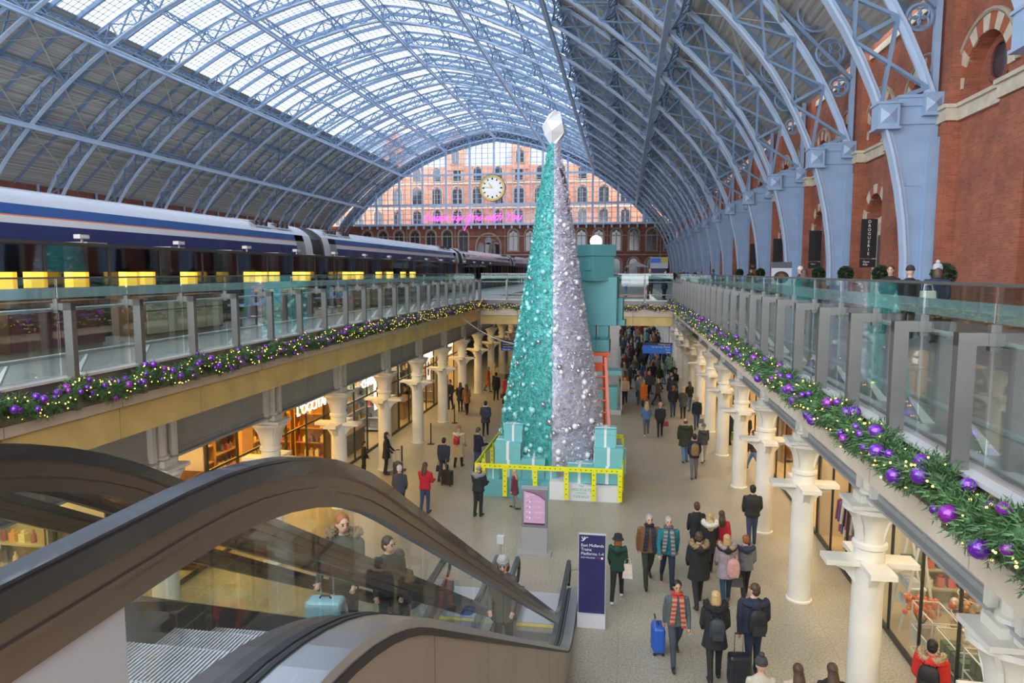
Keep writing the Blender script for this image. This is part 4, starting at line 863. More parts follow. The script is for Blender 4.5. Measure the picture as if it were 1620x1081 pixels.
PM = [mat('product_carton_%d' % i, c, .4, var=.15, scale=20) for i, c in enumerate(PRODC)]
_pb = MB().box(-.07, .07, -.06, .06, 0, .2); _pb.box(-.03, .03, -.03, .03, .2, .26)
PME = [_pb.mesh('carton', m) for m in PM]; PBT = []
for m in PM: q = MB().lathe([(.05, 0), (.05, .16), (.02, .2), (.02, .27)], 8); PBT.append(q.mesh('bottle', m, True))
SHC = {}
def shelf_unit(x, y, s, w, h, label, group, n=4, m=None, wallm=None, prod=True, plabel=None, rz=0.):
    """open shelves, front faces s*x"""
    u = thing('shelf_unit', label, 'shelf', (x, y, 0), rz, group); m = m or M_CREAM; key = (s, w, h, n, m.name)
    if key not in SHC:
        sd = MB().box(-.2, .2, -.02, .02, 0, h).mesh('side_panel', m); sf = MB().box(-.2, .2, .02, w - .02, -.02, .02).mesh('shelf', m); bk = MB().box(-s * .2 - .01, -s * .2 + .01, 0, w, 0, h).mesh('back_panel', m); SHC[key] = (sd, sf, bk)
    sd, sf, bk = SHC[key]; link('side_panel', sd, u, loc=(0, .02, 0)); link('side_panel', sd, u, loc=(0, w - .02, 0)); link('back_panel', bk, u)
    for i in range(n):
        z = .15 + (h - .2) * i / n; link('shelf', sf, u, loc=(0, 0, z))
        if prod and i > 0:
            k = int(w / .24)
            for j in range(k):
                if random.random() < .25: continue
                o = link('carton' if random.random() < .5 else 'bottle', random.choice(PME if random.random() < .6 else PBT), None, plabel + ', ' + label.split(', ')[-1].replace('from','unit from') if plabel else None, 'goods', group + ', goods'); lx, ly_ = s * .06, .14 + j * .24; o.location = (x + lx * cos(rz) - ly_ * sin(rz), y + lx * sin(rz) + ly_ * cos(rz), z + .021); o.scale = (1.1, 1.1, random.uniform(.8, 1.25))
    return u
def front(sx, X, y0, y1, name, label, door=None, h=3.85, step=1.49):
    f = thing('storefront', label, 'shop front', (X, 0, 0), 0, 'glazed shop fronts'); ys = US(y0, y1, max(1, round((y1 - y0) / step)))
    for y in ys: mw = .025 if sx < 0 else .011; MB().box(-.03, .03, y - mw, y + mw, 0, h).build('mullion', M_MUL, f)
    for a, b in zip(ys, ys[1:]):
        if door is not None and a <= door < b: continue
        MB().box(-.008, .008, a + .03, b - .03, .12, h - .08).build('glass_pane', M_SHG, f)
    mb = MB(); mb.box(-.04, .04, y0, y1, 0, .1); mb.box(-.05, .05, y0, y1, h - .08, h + .08); mb.box(-.025, .025, y0, y1, 2.5, 2.56); mb.build('frame_rail', M_MUL, f); return f
def room(sx, X, y0, y1, d, wall, ceil, label, strips=2):
    r = struct('wall_shop_%d' % (len([o for o in COL.objects if o.name.startswith('wall_shop_')]) + 1), label); xb = X + sx * d; a, b = sorted((X + sx * .06, xb))
    MB().box(a, b, y0, y0 + .06, 0, 4.2).build('side_wall', wall, r); MB().box(a, b, y1 - .06, y1, 0, 4.2).build('side_wall', wall, r); MB().box(*sorted((xb, xb + sx * .08)), y0, y1, 0, 4.2).build('back_wall', wall, r); MB().box(a, b, y0, y1, 4.16, 4.24).build('shop_ceiling', M_SOFFIT, r); MB().box(a, b, y0 + .06, y1 - .06, 0, .012).build('shop_floor', mat('honey_shop_floor', (.62, .48, .28), .4), r)
    for k in range(strips):
        xx = X + sx * d * (k + .6) / (strips + .2); MB().box(xx - .22, xx + .22, y0 + .4, y1 - .4, 4.12, 4.155).build('light_panel', ceil, r)
    return r
M_YW = mat('saffron_yellow_wall', (.85, .55, .035), .6); M_CRW = mat('cream_shop_wall', (.72, .62, .42), .6); M_BW = mat('black_shop_wall', (.05, .045, .04), .4); M_BISC = mat('biscuit_wall', (.62, .5, .33), .6)
S_L = ((4.5, 13.0, 'bookshop', M_CRW, M_WARM, 'cream walled shop with shelves seen through the escalator glass'), (13.0, 16.6, 'chocolate', M_BISC, M_WARM, 'dim chocolate shop at the top of the escalator'), (16.6, 25.4, 'soap', M_YW, M_WARMY, 'saffron yellow lit cosmetics shop'), (25.4, 32.6, 'perfume', M_CRW, M_WHITEP, 'bright perfume shop with white panels'), (32.6, 40.6, 'perfume2', M_BISC, M_WARM, 'warm lit accessories shop beyond the perfume shop'), (40.6, 45.5, 'eyewear', M_BISC, M_WARM, 'glazed corner shop before the cross bridge'))
for (a, b, nm, w, c, l) in S_L: room(-1, SLX, a, b, 5.0, w, c, l); front(-1, SLX, a + .02, b - .02, nm, 'glass front of the ' + l.split(' seen')[0], (a + b) / 2 if nm not in ('bookshop',) else None)
def ysign(body, y, z, size, m, label, X=SLX + .1):
    s = thing('shop_sign', label, 'sign', (X, y, z)); t = text(body, size, m, 'lettering', s, (0, 0, 0), (radians(90), 0, radians(90)), 'LEFT', .02); return s
M_LET = glow('lit_white_lettering', (1, .97, .9), 1.2)
ysign("L'OCCITANE", 21.6, 2.98, .50, M_LET, 'lit white lettering over the saffron yellow shop'); ysign('CHANEL', 27.5, 2.95, .50, M_LET, 'first lit white lettering over the bright perfume shop'); ysign('CHANEL', 36.6, 2.98, .50, M_LET, 'farther lit white lettering over the accessories shop'); ysign('GODIVA', 13.5, 3.02, .46, M_LET, 'lit white lettering just above the left escalator handrail')
s = ysign('HUGO', 41.9, 3.15, .45, M_LET, 'two line lit white sign at the corner shop'); text('BOSS', .45, M_LET, 'lettering', s, (0, 0, -.45), (radians(90), 0, radians(90)), 'LEFT', .02)
for k, y in enumerate((4.9, 6.5, 8.1, 9.7)): shelf_unit(-13.0, y, 1, 1.5, 2.6, 'cream shelves with dark goods in the shop behind the escalators, %s from the left' % ORD[k], 'shelves behind the escalators', 5, plabel='small goods on the cream shelves behind the escalators')
for k, y in enumerate((17.0, 18.7, 20.6, 22.4)): shelf_unit(-13.4 + .3 * (k % 2), y, 1, 1.4, 2.9, 'arched display shelves in the saffron yellow shop, %s from the left' % ORD[k], 'shelves of the yellow shop', 5, M_WOODL, plabel='small boxes and bottles on the yellow shop shelves')
for k, y in enumerate((25.8, 27.5, 29.1, 30.65)): shelf_unit(-12.6, y, 1, 1.5, 3.0, 'white lit display shelves in the bright perfume shop, %s from the left' % ORD[k], 'shelves of the perfume shop', 5, M_PANEW, plabel='perfume boxes on the white shelves')
for k, y in enumerate((33.2, 35.0, 36.8, 38.4)): shelf_unit(-12.8, y, 1, 1.5, 2.8, 'dark display shelves in the accessories shop, %s from the left' % ORD[k], 'shelves of the accessories shop', 4, M_BW, plabel='accessories on the dark shelves')
for a, xs_, yy, h_, m_, l_, pl_ in ((0, (-13.9, -12.5), 24.95, 3.0, M_WOODL, 'yellow shop', 'bottles and boxes'), (1, (-13.8, -12.4), 32.2, 3.0, M_PANEW, 'bright perfume shop', 'perfume boxes'), (2, (-13.6, -12.3), 40.2, 2.8, M_BISC, 'accessories shop', 'accessories'), (3, (-13.4, -12.1), 16.2, 2.6, M_WOOD, 'chocolate shop', 'chocolate boxes'), (4, (-14.5, -13.2, -11.9), 12.6, 2.6, M_CREAM, 'shop behind the escalators', 'dark goods'), (5, (6.9, 8.2), 21.1, 2.6, M_WOODL, 'right hand clothes shop', 'folded clothes'), (6, (6.6, 7.9), 29.7, 2.6, M_WOODL, 'right hand fashion shop', 'shoes and bags'), (7, (6.95, 8.25), 16.9, 2.4, M_CREAM, 'homeware shop', 'homeware')):
    for k, xx in enumerate(xs_): shelf_unit(xx, yy, 1, 1.25, h_, 'tall end wall shelves in the %s, %s from the left' % (l_, ORD[k]), 'end wall shelves of the ' + l_, 5, m_, plabel=pl_ + ' on end shelves, ' + l_, rz=-pi / 2)
# lit posters and counters in the bright shops
M_PRED = mat('red_perfume_print', (.6, .05, .05), .4)
for k, (y, z, m) in enumerate(((26.3, 1.5, M_PRED), (30.6, 1.4, M_PANEW), (33.4, 1.6, M_PANEW), (39.2, 1.3, M_PANEW))):
    p = thing('lit_poster', 'tall backlit poster in the shop window, %s from the left' % ORD[k], 'poster', (SLX - .5, y, z), 0, 'backlit window posters'); MB().box(-.04, .0, 0, .9, 0, 1.7).build('light_box', glow('poster_light', (1, .93, .82), .9), p); mb = MB(); mb.ext([(.002, .3, .4), (.002, .6, .4), (.002, .7, 1.0), (.002, .45, 1.3), (.002, .2, 1.0)], (.004, 0, 0)); mb.build('print', m if m is M_PRED else M_BW, p)
for k, (y, l) in enumerate(((18.2, 'low display counter in the saffron yellow shop'), (27.2, 'black cosmetics counter in the bright perfume shop'), (35.0, 'wooden counter in the accessories shop'))):
    c = thing('display_counter', l, 'counter', (-11.8, y, 0), 0, 'shop counters'); MB().box(-.35, .35, 0, 2.2, 0, .9).build('body', M_WOODL if k != 1 else M_BW, c); MB().box(-.4, .4, -.05, 2.25, .9, .96).build('top', M_WOOD, c)
# right hand shops
S_R = ((3.0, 11.0, 'stationery', M_CRW, M_WHITEP, 'bright homeware shop with glass cube shelving nearest the camera on the right'), (11.0, 17.2, 'homeware', M_CRW, M_WHITEP, 'homeware shop with a bauble stand in its window'), (17.2, 21.4, 'clothes', M_BISC, M_WARM, 'clothes shop with hanging coats on the right'), (21.4, 30.0, 'fashion', M_BISC, M_WARM, 'long glazed fashion shop on the right'), (30., 41., 'far', M_BISC, M_WARM, 'farthest lit shop on the right before the bridge'))
for (a, b, nm, w, c, l) in S_R: room(1, SRX, a, b, 5.2, w, c, l); front(1, SRX, a + .02, b - .02, nm, 'glass front of the ' + l.split(' in its')[0].split(' nearest')[0], (a + b) / 2 if nm in ('clothes', 'far') else None)
# display racks of glass cubes
M_WFR = mat('white_rack_frame', (.82, .82, .78), .4); M_GRN = mat('dark_green_gift_carton', (.06, .12, .06), .5, var=.2, scale=9)
def cube_rack(x, y, w, h, d, n, label, stock=None):
    r = thing('cube_rack', label, 'rack', (x, y, 0), 0, 'white framed racks in the homeware window'); t = .02
    for i in range(n + 1):
        z = .1 + h * i / n; mb = MB()
        for p, q in (((0, 0), (d, 0)), ((d, 0), (d, w)), ((d, w), (0, w)), ((0, w), (0, 0))): mb.bar((p[0], p[1], z), (q[0], q[1], z), t, t)
        mb.build('frame_ring', M_WFR, r)
        MB().box(.01, d - .01, .01, w - .01, z - .004, z + .004).build('glass_shelf', M_SHG, r)
    for px in (0, d):
        for py in (0, w): MB().box(px - t / 2, px + t / 2, py - t / 2, py + t / 2, 0, .1 + h).build('upright', M_WFR, r)
    if stock:
        for i in range(n):
            z = .1 + h * i / n + .006; k = int(w / .22)
            for j in range(k): o = link('gift_carton', stock, None, 'dark green carton in the ' + label.split(' of green')[0] + (', lowest shelf', ', second shelf', ', third shelf', ', top shelf')[i], 'carton', 'green cartons in the racks'); o.location = (x + d / 2, y + .12 + j * .22, z)
gcm = MB(); gcm.box(-.15, .15, -.09, .09, 0, .28); gcm.box(-.155, .155, -.095, .095, .2, .23); gcm = gcm.mesh('gift_carton', M_GRN)
cube_rack(6.0, 11.6, 1.1, 1.2, .5, 3, 'white rack of green cartons nearest the bottom right corner', gcm); cube_rack(6.0, 12.9, .9, 1.0, .45, 2, 'low white rack of green cartons behind the red coat', gcm); cube_rack(6.0, 13.95, .95, 1.0, .5, 2, 'white glass rack in front of the bauble stand'); cube_rack(6.75, 12.6, 1.2, 1.7, .5, 4, 'tall white rack of green cartons deeper in the homeware shop', gcm)
bs = thing('bauble_stand', 'tiered wire stand heaped with gold and copper baubles in the shop window', 'display stand', (7.25, 14.75, 0)); M_GOLDB = mat('copper_gold_bauble', (.80, .42, .16), .22, .6); M_PEAB = mat('pearl_bauble', (.85, .74, .58), .25, .2)
MB().lathe([(.03, 0), (.03, 2.3)], 8).build('pole', M_WFR, bs); gm = [MB().ball((0, 0, 0), 1, 8, 6).mesh('bauble', m, True) for m in (M_GOLDB, M_PEAB, M_PRED)]
for i in range(5):
    z = .5 + .42 * i; R = .62 - .09 * i; MB().tube([(R * cos(2 * pi * k / 18), R * sin(2 * pi * k / 18), z) for k in range(18)], .012, 5, closed=True).build('wire_ring', M_WFR, bs)
    for k in range(int(26 - 4 * i)):
        a = random.random() * 6.28; rr = R * sqrt(random.random()); o = link('bauble', random.choice(gm[:2] * 3 + gm[2:]), bs, loc=(rr * cos(a), rr * sin(a), z + .06 + random.random() * .12)); o.scale = (random.uniform(.06, .09),) * 3
lad = thing('ladder_shelf', 'white stepladder shelf with books and towels in the shop window', 'shelf', (6.1, 15.75, 0))
for y in (0, .6): MB().bar((0, y, 0), (.3, y, 1.9), .03, .05).build('side_rail', M_WFR, lad); MB().bar((.75, y, 0), (.4, y, 1.9), .03, .05).build('side_rail', M_WFR, lad)
for z, xw in ((.5, .5), (.95, .4), (1.4, .28)): MB().box(.12, .12 + xw, .0, .6, z, z + .03).build('tread', M_WFR, lad)
for i, (z, m) in enumerate(((.53, M_PANEW), (.98, M_PANEW), (1.43, M_GRN))):
    for k in range(3): o = MB().box(-.12, .12, -.07, .07, 0, .12).build('folded_towel', m); tag(o, 'folded goods on the white ladder shelf', 'goods', 'goods on the ladder shelf'); o.location = (6.37, 15.87 + k * .18, z + .001)
fp = thing('flower_display', 'orange red flowers in a pale pot beside the ladder shelf', 'flowers', (6.35, 15.3, 0)); MB().lathe([(.14, 0), (.2, .4), (.21, .42)], 14).build('pot', M_PANEW, fp, True); fl_ = [MB().ball((0, 0, 0), 1, 6, 4).mesh('bloom', m, True) for m in (mat('orange_red_petal', (.8, .12, .03), .6), mat('coral_petal', (.85, .28, .08), .6))]
for k in range(60): a = random.random() * 6.28; r = .34 * sqrt(random.random()); o = link('bloom', random.choice(fl_), fp, loc=(r * cos(a), r * sin(a), .62 + random.random() * .35)); o.scale = (random.uniform(.04, .075),) * 3
sm = MB()
for k in range(16): a = k * .7; sm.tube([(0, 0, .35), (.2 * cos(a), .2 * sin(a), .75)], .008, 4)
sm.build('stems', M_PINE, fp)
rk = thing('clothes_rail', 'rail of hanging coats in the right hand clothes shop', 'clothes rail', (6.3, 18.3, 0)); MB().tube([(0, 0, 0), (0, 0, 1.7), (0, 2.0, 1.7), (0, 2.0, 0)], .02, 8).build('rail', M_CHR, rk)
for k in range(9):
    c = MB(); y = .15 + k * .21; c.ext([(-.28, y, 1.5), (-.06, y, 1.62), (.06, y, 1.62), (.28, y, 1.5), (.32, y, .95), (.2, y, 1.0), (.22, y, .6), (-.22, y, .6), (-.2, y, 1.0), (-.32, y, .95)], (0, .08, 0)); o = c.build('hanging_coat', [PM[6], M_BW, PM[3], PM[4]][k % 4]); tag(o, 'coat on the clothes rail in the right hand shop, %s from the camera' % ORD[k], 'coat', 'coats on the rail'); o.location = (6.3, 18.3, 0)
for k, y in enumerate((21.8, 23.8, 25.8, 27.8, 31., 33.5, 36.)): shelf_unit(9.5, y, -1, 1.8, 2.6, 'wooden shelves at the back of the right hand shops, %s from the camera' % ORD[k], 'shelves of the right hand shops', 4, M_WOODL, plabel='folded goods on the right hand shop shelves')
for k, y in enumerate((11.3, 13.2, 15.05, 18.6)): shelf_unit(10., y, -1, 1.8, 2.6, 'cream shelves at the back of the homeware shop, %s from the camera' % ORD[k], 'shelves of the homeware shop', 4, plabel='homeware goods on the cream shelves')
# downlights under the terrace
ldl = bpy.data.lights.new('amber_downlight', 'SPOT'); ldl.energy = 190; ldl.color = (1., .66, .24); ldl.spot_size = radians(140); ldl.spot_blend = .6; ldl.shadow_soft_size = .12
dl = MB().lathe([(.11, 0), (.12, .05)], 14).mesh('housing', M_LIP, True); de = MB().lathe([(.085, -.004), (.085, -.001)], 14).mesh('lens', glow('downlight_lens', (1., .85, .6), 12.)); ld = bpy.data.lights.new('downlight', 'SPOT'); ld.energy = 210; ld.color = (1., .77, .45); ld.spot_size = radians(140); ld.spot_blend = .6; ld.shadow_soft_size = .12
for sd, X in (('left', -10.1), ('right', 5.1)):
    for k in range(12):
        y = 5.8 + 4.47 * k * 1.0; d = thing('downlight', 'round warm downlight under the %s terrace, %s from the camera' % (sd, ORD[k]), 'downlight', (X, y, 5.09 if sd == 'left' else 5.52), 0, 'downlights under the terrace'); link('housing', dl, d, loc=(0, 0, .03)); link('lens', de, d, loc=(0, 0, .03)); lo = bpy.data.objects.new('lamp', ld if sd == 'right' else ldl); COL.objects.link(lo); lo.parent = d; lo.location = (0, 0, -.02)
# ------------------------------------------------------------------ clock, neon, signs and small fittings
ck = thing('station_clock', 'large round white station clock with gold rim on the glazed gable', 'clock', (-28.7, YG - .35, 26.0)); M_GOLD = mat('gilded_metal', (.75, .52, .16), .3, .8)
def disc(r0, r1, y0, y1, n=40):
    mb = MB(); P = [(r, y) for r, y in ((r0, y0), (r1, y0), (r1, y1), (r0, y1))]
    for i in range(n):
        a, b = 2 * pi * i / n, 2 * pi * (i + 1) / n; A = [(r * cos(a), y, r * sin(a)) for r, y in P]; B = [(r * cos(b), y, r * sin(b)) for r, y in P]
        for k in range(4): mb.quad(A[k], A[(k + 1) % 4], B[(k + 1) % 4], B[k])
    return mb
mb = MB(); mb.add([(2.4 * cos(2 * pi * i / 40), -.05, 2.4 * sin(2 * pi * i / 40)) for i in range(40)], [tuple(range(40))]); mb.build('face', mat('opal_clock_face', (.9, .88, .82), .4, emit=(1, .97, .9), es=.25), ck); disc(2.35, 2.8, -.2, .15).build('rim', M_GOLD, ck); disc(2.72, 2.9, -.12, .18).build('outer_ring', M_DARK, ck)
for k in range(12): a = k * pi / 6; MB().bar((1.75 * sin(a), -.07, 1.75 * cos(a)), (2.2 * sin(a), -.07, 2.2 * cos(a)), .34 if k % 3 == 0 else .24, .05, (0, 1, 0)).build('numeral', M_BLK, ck)
for nm, a, l, w in (('hour_hand', radians(323), 1.3, .2), ('minute_hand', radians(277), 1.9, .13)): MB().bar((0, -.1, 0), (l * sin(a), -.1, l * cos(a)), w, .03, (0, 1, 0)).build(nm, M_GOLD, ck)
def script(body, size, m, name, parent, loc):
    cu = bpy.data.curves.new(name, 'FONT'); cu.body = body; cu.size = size; cu.shear = .55; cu.extrude = .03; cu.offset = -.012; cu.space_character = .88; cu.resolution_u = 2; me = bake(bpy.data.objects.new(name, cu)); me.materials.clear(); me.materials.append(m); t = link(name, me, parent); t.location = loc; t.rotation_euler = RZ90
ns = thing('neon_sign', 'pink neon handwriting along the foot of the glazed gable', 'neon sign', (-44.2, YG - 1.15, 18.9), -.0); script('I want my time with You', 2.5, glow('pink_neon', (1., .06, .62), 2.2), 'neon_script', ns, (0, 0, 0)); MB().bar((10.4, 0, -.1), (9.3, 0, -2.1), .16, .06, (0, 1, 0)).build('neon_tail', MATS['pink_neon'], ns); MB().bar((.2, 0, 0), (1.6, 0, 2.0), .14, .06, (0, 1, 0)).build('neon_stroke', MATS['pink_neon'], ns)
M_NAVY = mat('navy_sign_panel', (.022, .021, .10), .35, var=.06, scale=2); M_WTX = mat('white_sign_print', (.85, .85, .87), .5); M_LGREY = mat('light_grey_base', (.6, .61, .64), .5); M_RTX = mat('red_sign_print', (.5, .05, .08), .5)
sg = thing('platform_sign', 'tall navy freestanding sign for the platforms beside the escalator foot', 'sign', (-.595, 14.9, 0)); MB().box(-.29, .29, -.03, .03, .30, 2.1).build('panel', M_NAVY, sg); MB().box(-.31, .31, -.12, .12, 0, .30).build('base', M_LGREY, sg); MB().box(-.30, .30, -.035, .035, 2.1, 2.12).build('top_edge', M_LIP, sg)
mb = MB(); mb.box(-.30, -.29, -.035, .035, .3, 2.12); mb.box(.29, .30, -.035, .035, .3, 2.12); mb.build('frame', M_LIP, sg)
for t, z in (('East Midlands', 1.83), ('Trains', 1.735), ('Platforms 1-4', 1.64)): text(t, .092, M_WTX, 'lettering', sg, (-.245, -.032, z), RZ90, 'LEFT', .001)
text('EAST MIDLANDS', .042, M_WTX, 'lettering', sg, (-.245, -.032, 1.565), RZ90, 'LEFT', .001); text('TRAINS', .042, M_RTX, 'lettering', sg, (.09, -.032, 1.565), RZ90, 'LEFT', .001)
ic = MB(); ic.tube([(-.24, -.034, 1.96), (-.2, -.034, 1.96), (-.13, -.034, 2.04), (-.09, -.034, 2.04)], .008, 5); ic.ball((-.17, -.034, 2.045), .012, 8, 6); ic.bar((-.17, -.034, 2.03), (-.185, -.034, 1.985), .01, .016); ic.bar((-.215, -.034, 2.03), (-.2, -.034, 1.985), .01, .016); ic.ball((-.225, -.034, 2.04), .011, 8, 6); ic.build('escalator_icon', M_WTX, sg); ic = MB(); ic.cbox((.22, -.034, 1.58), .045, .004, .045); ic.build('train_icon', M_WTX, sg)
M_PINKS = mat('lilac_screen_print', (.40, .24, .36), .3, emit=(.52, .32, .46), es=.35); M_PLUM = mat('plum_screen_print', (.10, .02, .06), .4); M_GMET = mat('grey_totem_metal', (.42, .43, .44), .4, .3); M_GDK = mat('mid_grey_frame', (.2, .21, .22), .4)
tt = thing('information_totem', 'grey information totem with a lilac notice in front of the tree', 'totem', (-2.35, 18.65, 0)); MB().box(-.47, .47, -.2, .2, 0, .05).build('base_plate', M_GMET, tt); MB().box(-.36, .36, -.06, .06, .05, 1.0).build('stand', M_GMET, tt); MB().box(-.36, .36, -.07, .07, .78, 1.9).build('display_frame', M_GDK, tt); MB().box(-.29, .29, -.076, -.071, .86, 1.82).build('screen', M_PINKS, tt); MB().box(-.37, .37, -.075, .075, 1.86, 1.92).build('cap', M_GMET, tt)
mb = MB(); mb.ext([(-.29, -.078, 1.82), (.29, -.078, 1.82), (.29, -.078, 1.60), (.1, -.078, 1.72), (-.1, -.078, 1.79)], (0, .001, 0)); mb.build('photo_band', mat('muted_photo_print', (.25, .17, .22), .4), tt); mb = MB(); mb.tube([(-.27, -.079, 1.815), (-.05, -.079, 1.77), (.15, -.079, 1.69), (.29, -.079, 1.58)], .012, 5); mb.box(-.29, .29, -.079, -.077, .86, .905); mb.build('plum_band', M_PLUM, tt)
text('Please keep\nclear', .05, M_WTX, 'lettering', tt, (-.24, -.078, 1.70), RZ90, 'LEFT', .001)
for i in range(4):
    z = 1.5 - .155 * i; ic = MB(); ic.tube([(-.20 + .02 * cos(q), -.078, z + .03 + .02 * sin(q)) for q in US(0, 6, 7)], .006, 4); ic.cbox((-.13, -.078, z + .02), .05, .003, .06); ic.build('icon', M_WTX, tt); ic = MB(); ic.bar((-.22, -.080, z - .03), (-.07, -.080, z + .09), .003, .012, (0, 1, 0)); ic.build('icon_slash', M_PLUM, tt)
    text(('NO SMOKING', 'NO CYCLING', 'NO SKATEBOARDING\nOR SCOOTERS', 'NO BUSKING')[i], .03, M_WTX, 'lettering', tt, (0.0, -.078, z + .02), RZ90, 'LEFT', .001)
pb = thing('scanner_post', 'slim post with a small grey box behind the escalator handrail', 'post', (-3.0, 16.9, 0)); MB().lathe([(.12, 0), (.12, .02), (.025, .03), (.025, .95)], 12).build('pole', M_GMET, pb); MB().box(-.09, .09, -.06, .06, .95, 1.15).build('box', M_LGREY, pb)
gr = thing('guard_post', 'thin guard post with a ball cap by the right escalator newel', 'post', (-.92, 16.2, 0)); MB().lathe([(.1, 0), (.1, .015), (.02, .02), (.02, .95)], 10).build('pole', M_GMET, gr); MB().ball((0, 0, 1.0), .06, 12, 8).build('ball_cap', M_BLK, gr, True); MB().tube([(-.22, -.1, .72), (0, 0, .72)], .015, 6).build('cross_bar', M_GMET, gr)
M_SBL = mat('blue_sign_panel', (.01, .10, .42), .4, emit=(.01, .10, .42), es=.25); M_SNV = mat('dark_navy_direction_panel', (.012, .022, .09), .4)
def dsign(x, y, z, w, label, lines, al, m):
    s = thing('direction_sign', label, 'sign', (x, y, z), 0, 'hanging direction signs'); MB().box(0, w, -.05, .05, 0, .62).build('panel', M_SNV, s); MB().box(0, w, -.054, -.05, 0, .47 if m else .14).build('blue_field', M_SBL, s)
    for i, t in enumerate(lines): text(t, .125, M_WTX, 'lettering', s, (.12 if al == 'LEFT' else w - .12, -.056, .49 - .15 * i), RZ90, al, .001)
    mb = MB(); mb.tube([(.2, 0, .62), (.2, 0, 1.75)], .012, 5); mb.tube([(w - .2, 0, .62), (w - .2, 0, 1.75)], .012, 5); mb.build('hanger', M_BLK, s)
dsign(1.12, 40.4, 3.2, 1.66, 'bright blue hanging direction sign right of the tree', ('Underground', 'Int. Arrivals, Tickets', 'Taxis', 'Exit'), 'RIGHT', True); dsign(-7.15, 40.4, 3.2, 1.9, 'dark navy hanging direction sign left of the tree', ('Departures Tickets', 'Underground', 'International tickets', 'Way out'), 'LEFT', False)
# banners, topiary and poster on the right terrace
for k, (y, t) in enumerate(((31.2, 'D\nR\nO\nG\nU\nE\nR\nI\nE'), (39.5, ''), (48.6, ''), (57.3, ''))):
    b = thing('wall_banner', ('black vertical shop banner lettered in white on the brick wall', 'plain black vertical banner on the second brick bay', 'plain black vertical banner on the third brick bay', 'plain black vertical banner on the fourth brick bay')[k], 'banner', (10.02, y, DECK + 1.75), 0, 'black banners on the brick wall'); MB().box(-.31, .31, -.03, .03, .38, 2.0).build('panel', M_BLK, b); MB().box(-.31, .31, -.03, .03, 0, .34).build('lower_panel', M_BLK, b)
    if t: 
        for i, chh in enumerate(t.split('\n')): text(chh, .17, M_WTX, 'lettering', b, (0, -.034, 1.83 - .165 * i), RZ90, 'CENTER', .002)
    text('Open\ndaily' if k == 0 else 'Open', .11, M_WTX, 'lettering', b, (-.2, -.034, .2), RZ90, 'LEFT', .002)
tpm = MB(); rnd = random.Random(5)
for _ in range(900): v = Vector((rnd.gauss(0, 1), rnd.gauss(0, 1), rnd.gauss(0, 1))).normalized(); c = v * .24 * rnd.uniform(.85, 1.1); a = v.cross(Vector((rnd.gauss(0, 1), rnd.gauss(0, 1), 1))).normalized() * .035; tpm.add([tuple(c - a), tuple(c + v * .05), tuple(c + a), tuple(c - v * .04)], [(0, 1, 2, 3)])
tpm.ball((0, 0, 0), .22, 12, 8); tpm = tpm.mesh('leaf_ball', mat('box_hedge_green', (.03, .055, .02), .6, var=.4, scale=12)); tst = MB().lathe([(.03, .4), (.03, 1.35)], 8).mesh('stem', M_WOOD); tpt = MB().lathe([(.16, 0), (.22, .42), (.24, .44)], 16).mesh('pot', mat('dark_planter', (.06, .06, .06), .5), True)
for k, (x, y) in enumerate(((7.5, 18.05), (8, 23.6), (8, 27.2), (8, 30.8), (8, 43.4), (8, 51.0))):
    t = thing('topiary', 'clipped round topiary bush on the right terrace, %s from the camera' % ORD[k], 'topiary', (x, y, DECK), 0, 'topiary balls on the right terrace'); link('leaf_ball', tpm, t, loc=(0, 0, 1.5)); link('stem', tst, t); link('pot', tpt, t)
po = thing('poster_stand', 'white poster stand showing a dark pan of food on the right terrace', 'poster', (7.75, 36.6, DECK + .75)); MB().box(-.48, .48, -.03, .03, 0, 1.3).build('board', M_PANEW, po); mb = MB(); mb.add([(.36 * cos(2 * pi * i / 24), -.034, .55 + .3 * sin(2 * pi * i / 24)) for i in range(24)], [tuple(range(24))]); mb.build('pan_print', M_BW, po); mb = MB(); mb.add([(.16 * cos(2 * pi * i / 16), -.037, .58 + .15 * sin(2 * pi * i / 16)) for i in range(16)], [tuple(range(16))]); mb.build('food_print', mat('roast_brown_print', (.3, .1, .04), .5), po); MB().box(-.48, .48, -.036, -.031, 1.0, 1.3).build('dark_print', mat('slate_print', (.12, .12, .14), .5), po)
for x in (-.45, .45): MB().box(x - .02, x + .02, -.02, .02, -.75, .05).build('leg', M_BLK, po)
# stanchions by the left columns, cable, kiosk, parasols
for k, (x, y) in enumerate(((-8.6, 30.2), (-8.6, 34.7), (-8.6, 26.0))):
    b = thing('barrier_post', 'black belt barrier post by the left columns, %s from the camera' % ORD[(1, 2, 0)[k]], 'barrier post', (x, y, 0), 0, 'belt barrier posts'); MB().lathe([(.17, 0), (.17, .015), (.04, .03), (.03, .05), (.03, .95), (.035, .97)], 14).build('post', M_BLK, b, True); MB().lathe([(.036, .9), (.036, .98)], 12).build('belt_head', M_DARK, b)
cb = MB(); A_, B_ = Vector((EL, 33.0, 5.75)), Vector((-3.6, 27.4, 4.9)); cb.tube([A_.lerp(B_, t) + Vector((0, 0, -.35 * 4 * t * (1 - t))) for t in US(0, 1, 14)], .02, 5); tag(cb.build('support_cable', M_LIP), 'pale cable strung from the left terrace to the tree', 'cable')
kk = thing('display_kiosk', 'glass cased kiosk of teal drawers behind the ladder', 'kiosk', (-1.0, 38.8, 0)); MB().box(-.6, .75, -.5, .5, .25, 1.5).build('drawer_unit', M_GIFT, kk); MB().box(-.7, .95, -.6, .6, 0, .25).build('base', M_LGREY, kk); MB().box(-.7, .95, -.6, .6, 2.2, 2.45).build('canopy', M_GIFT, kk)
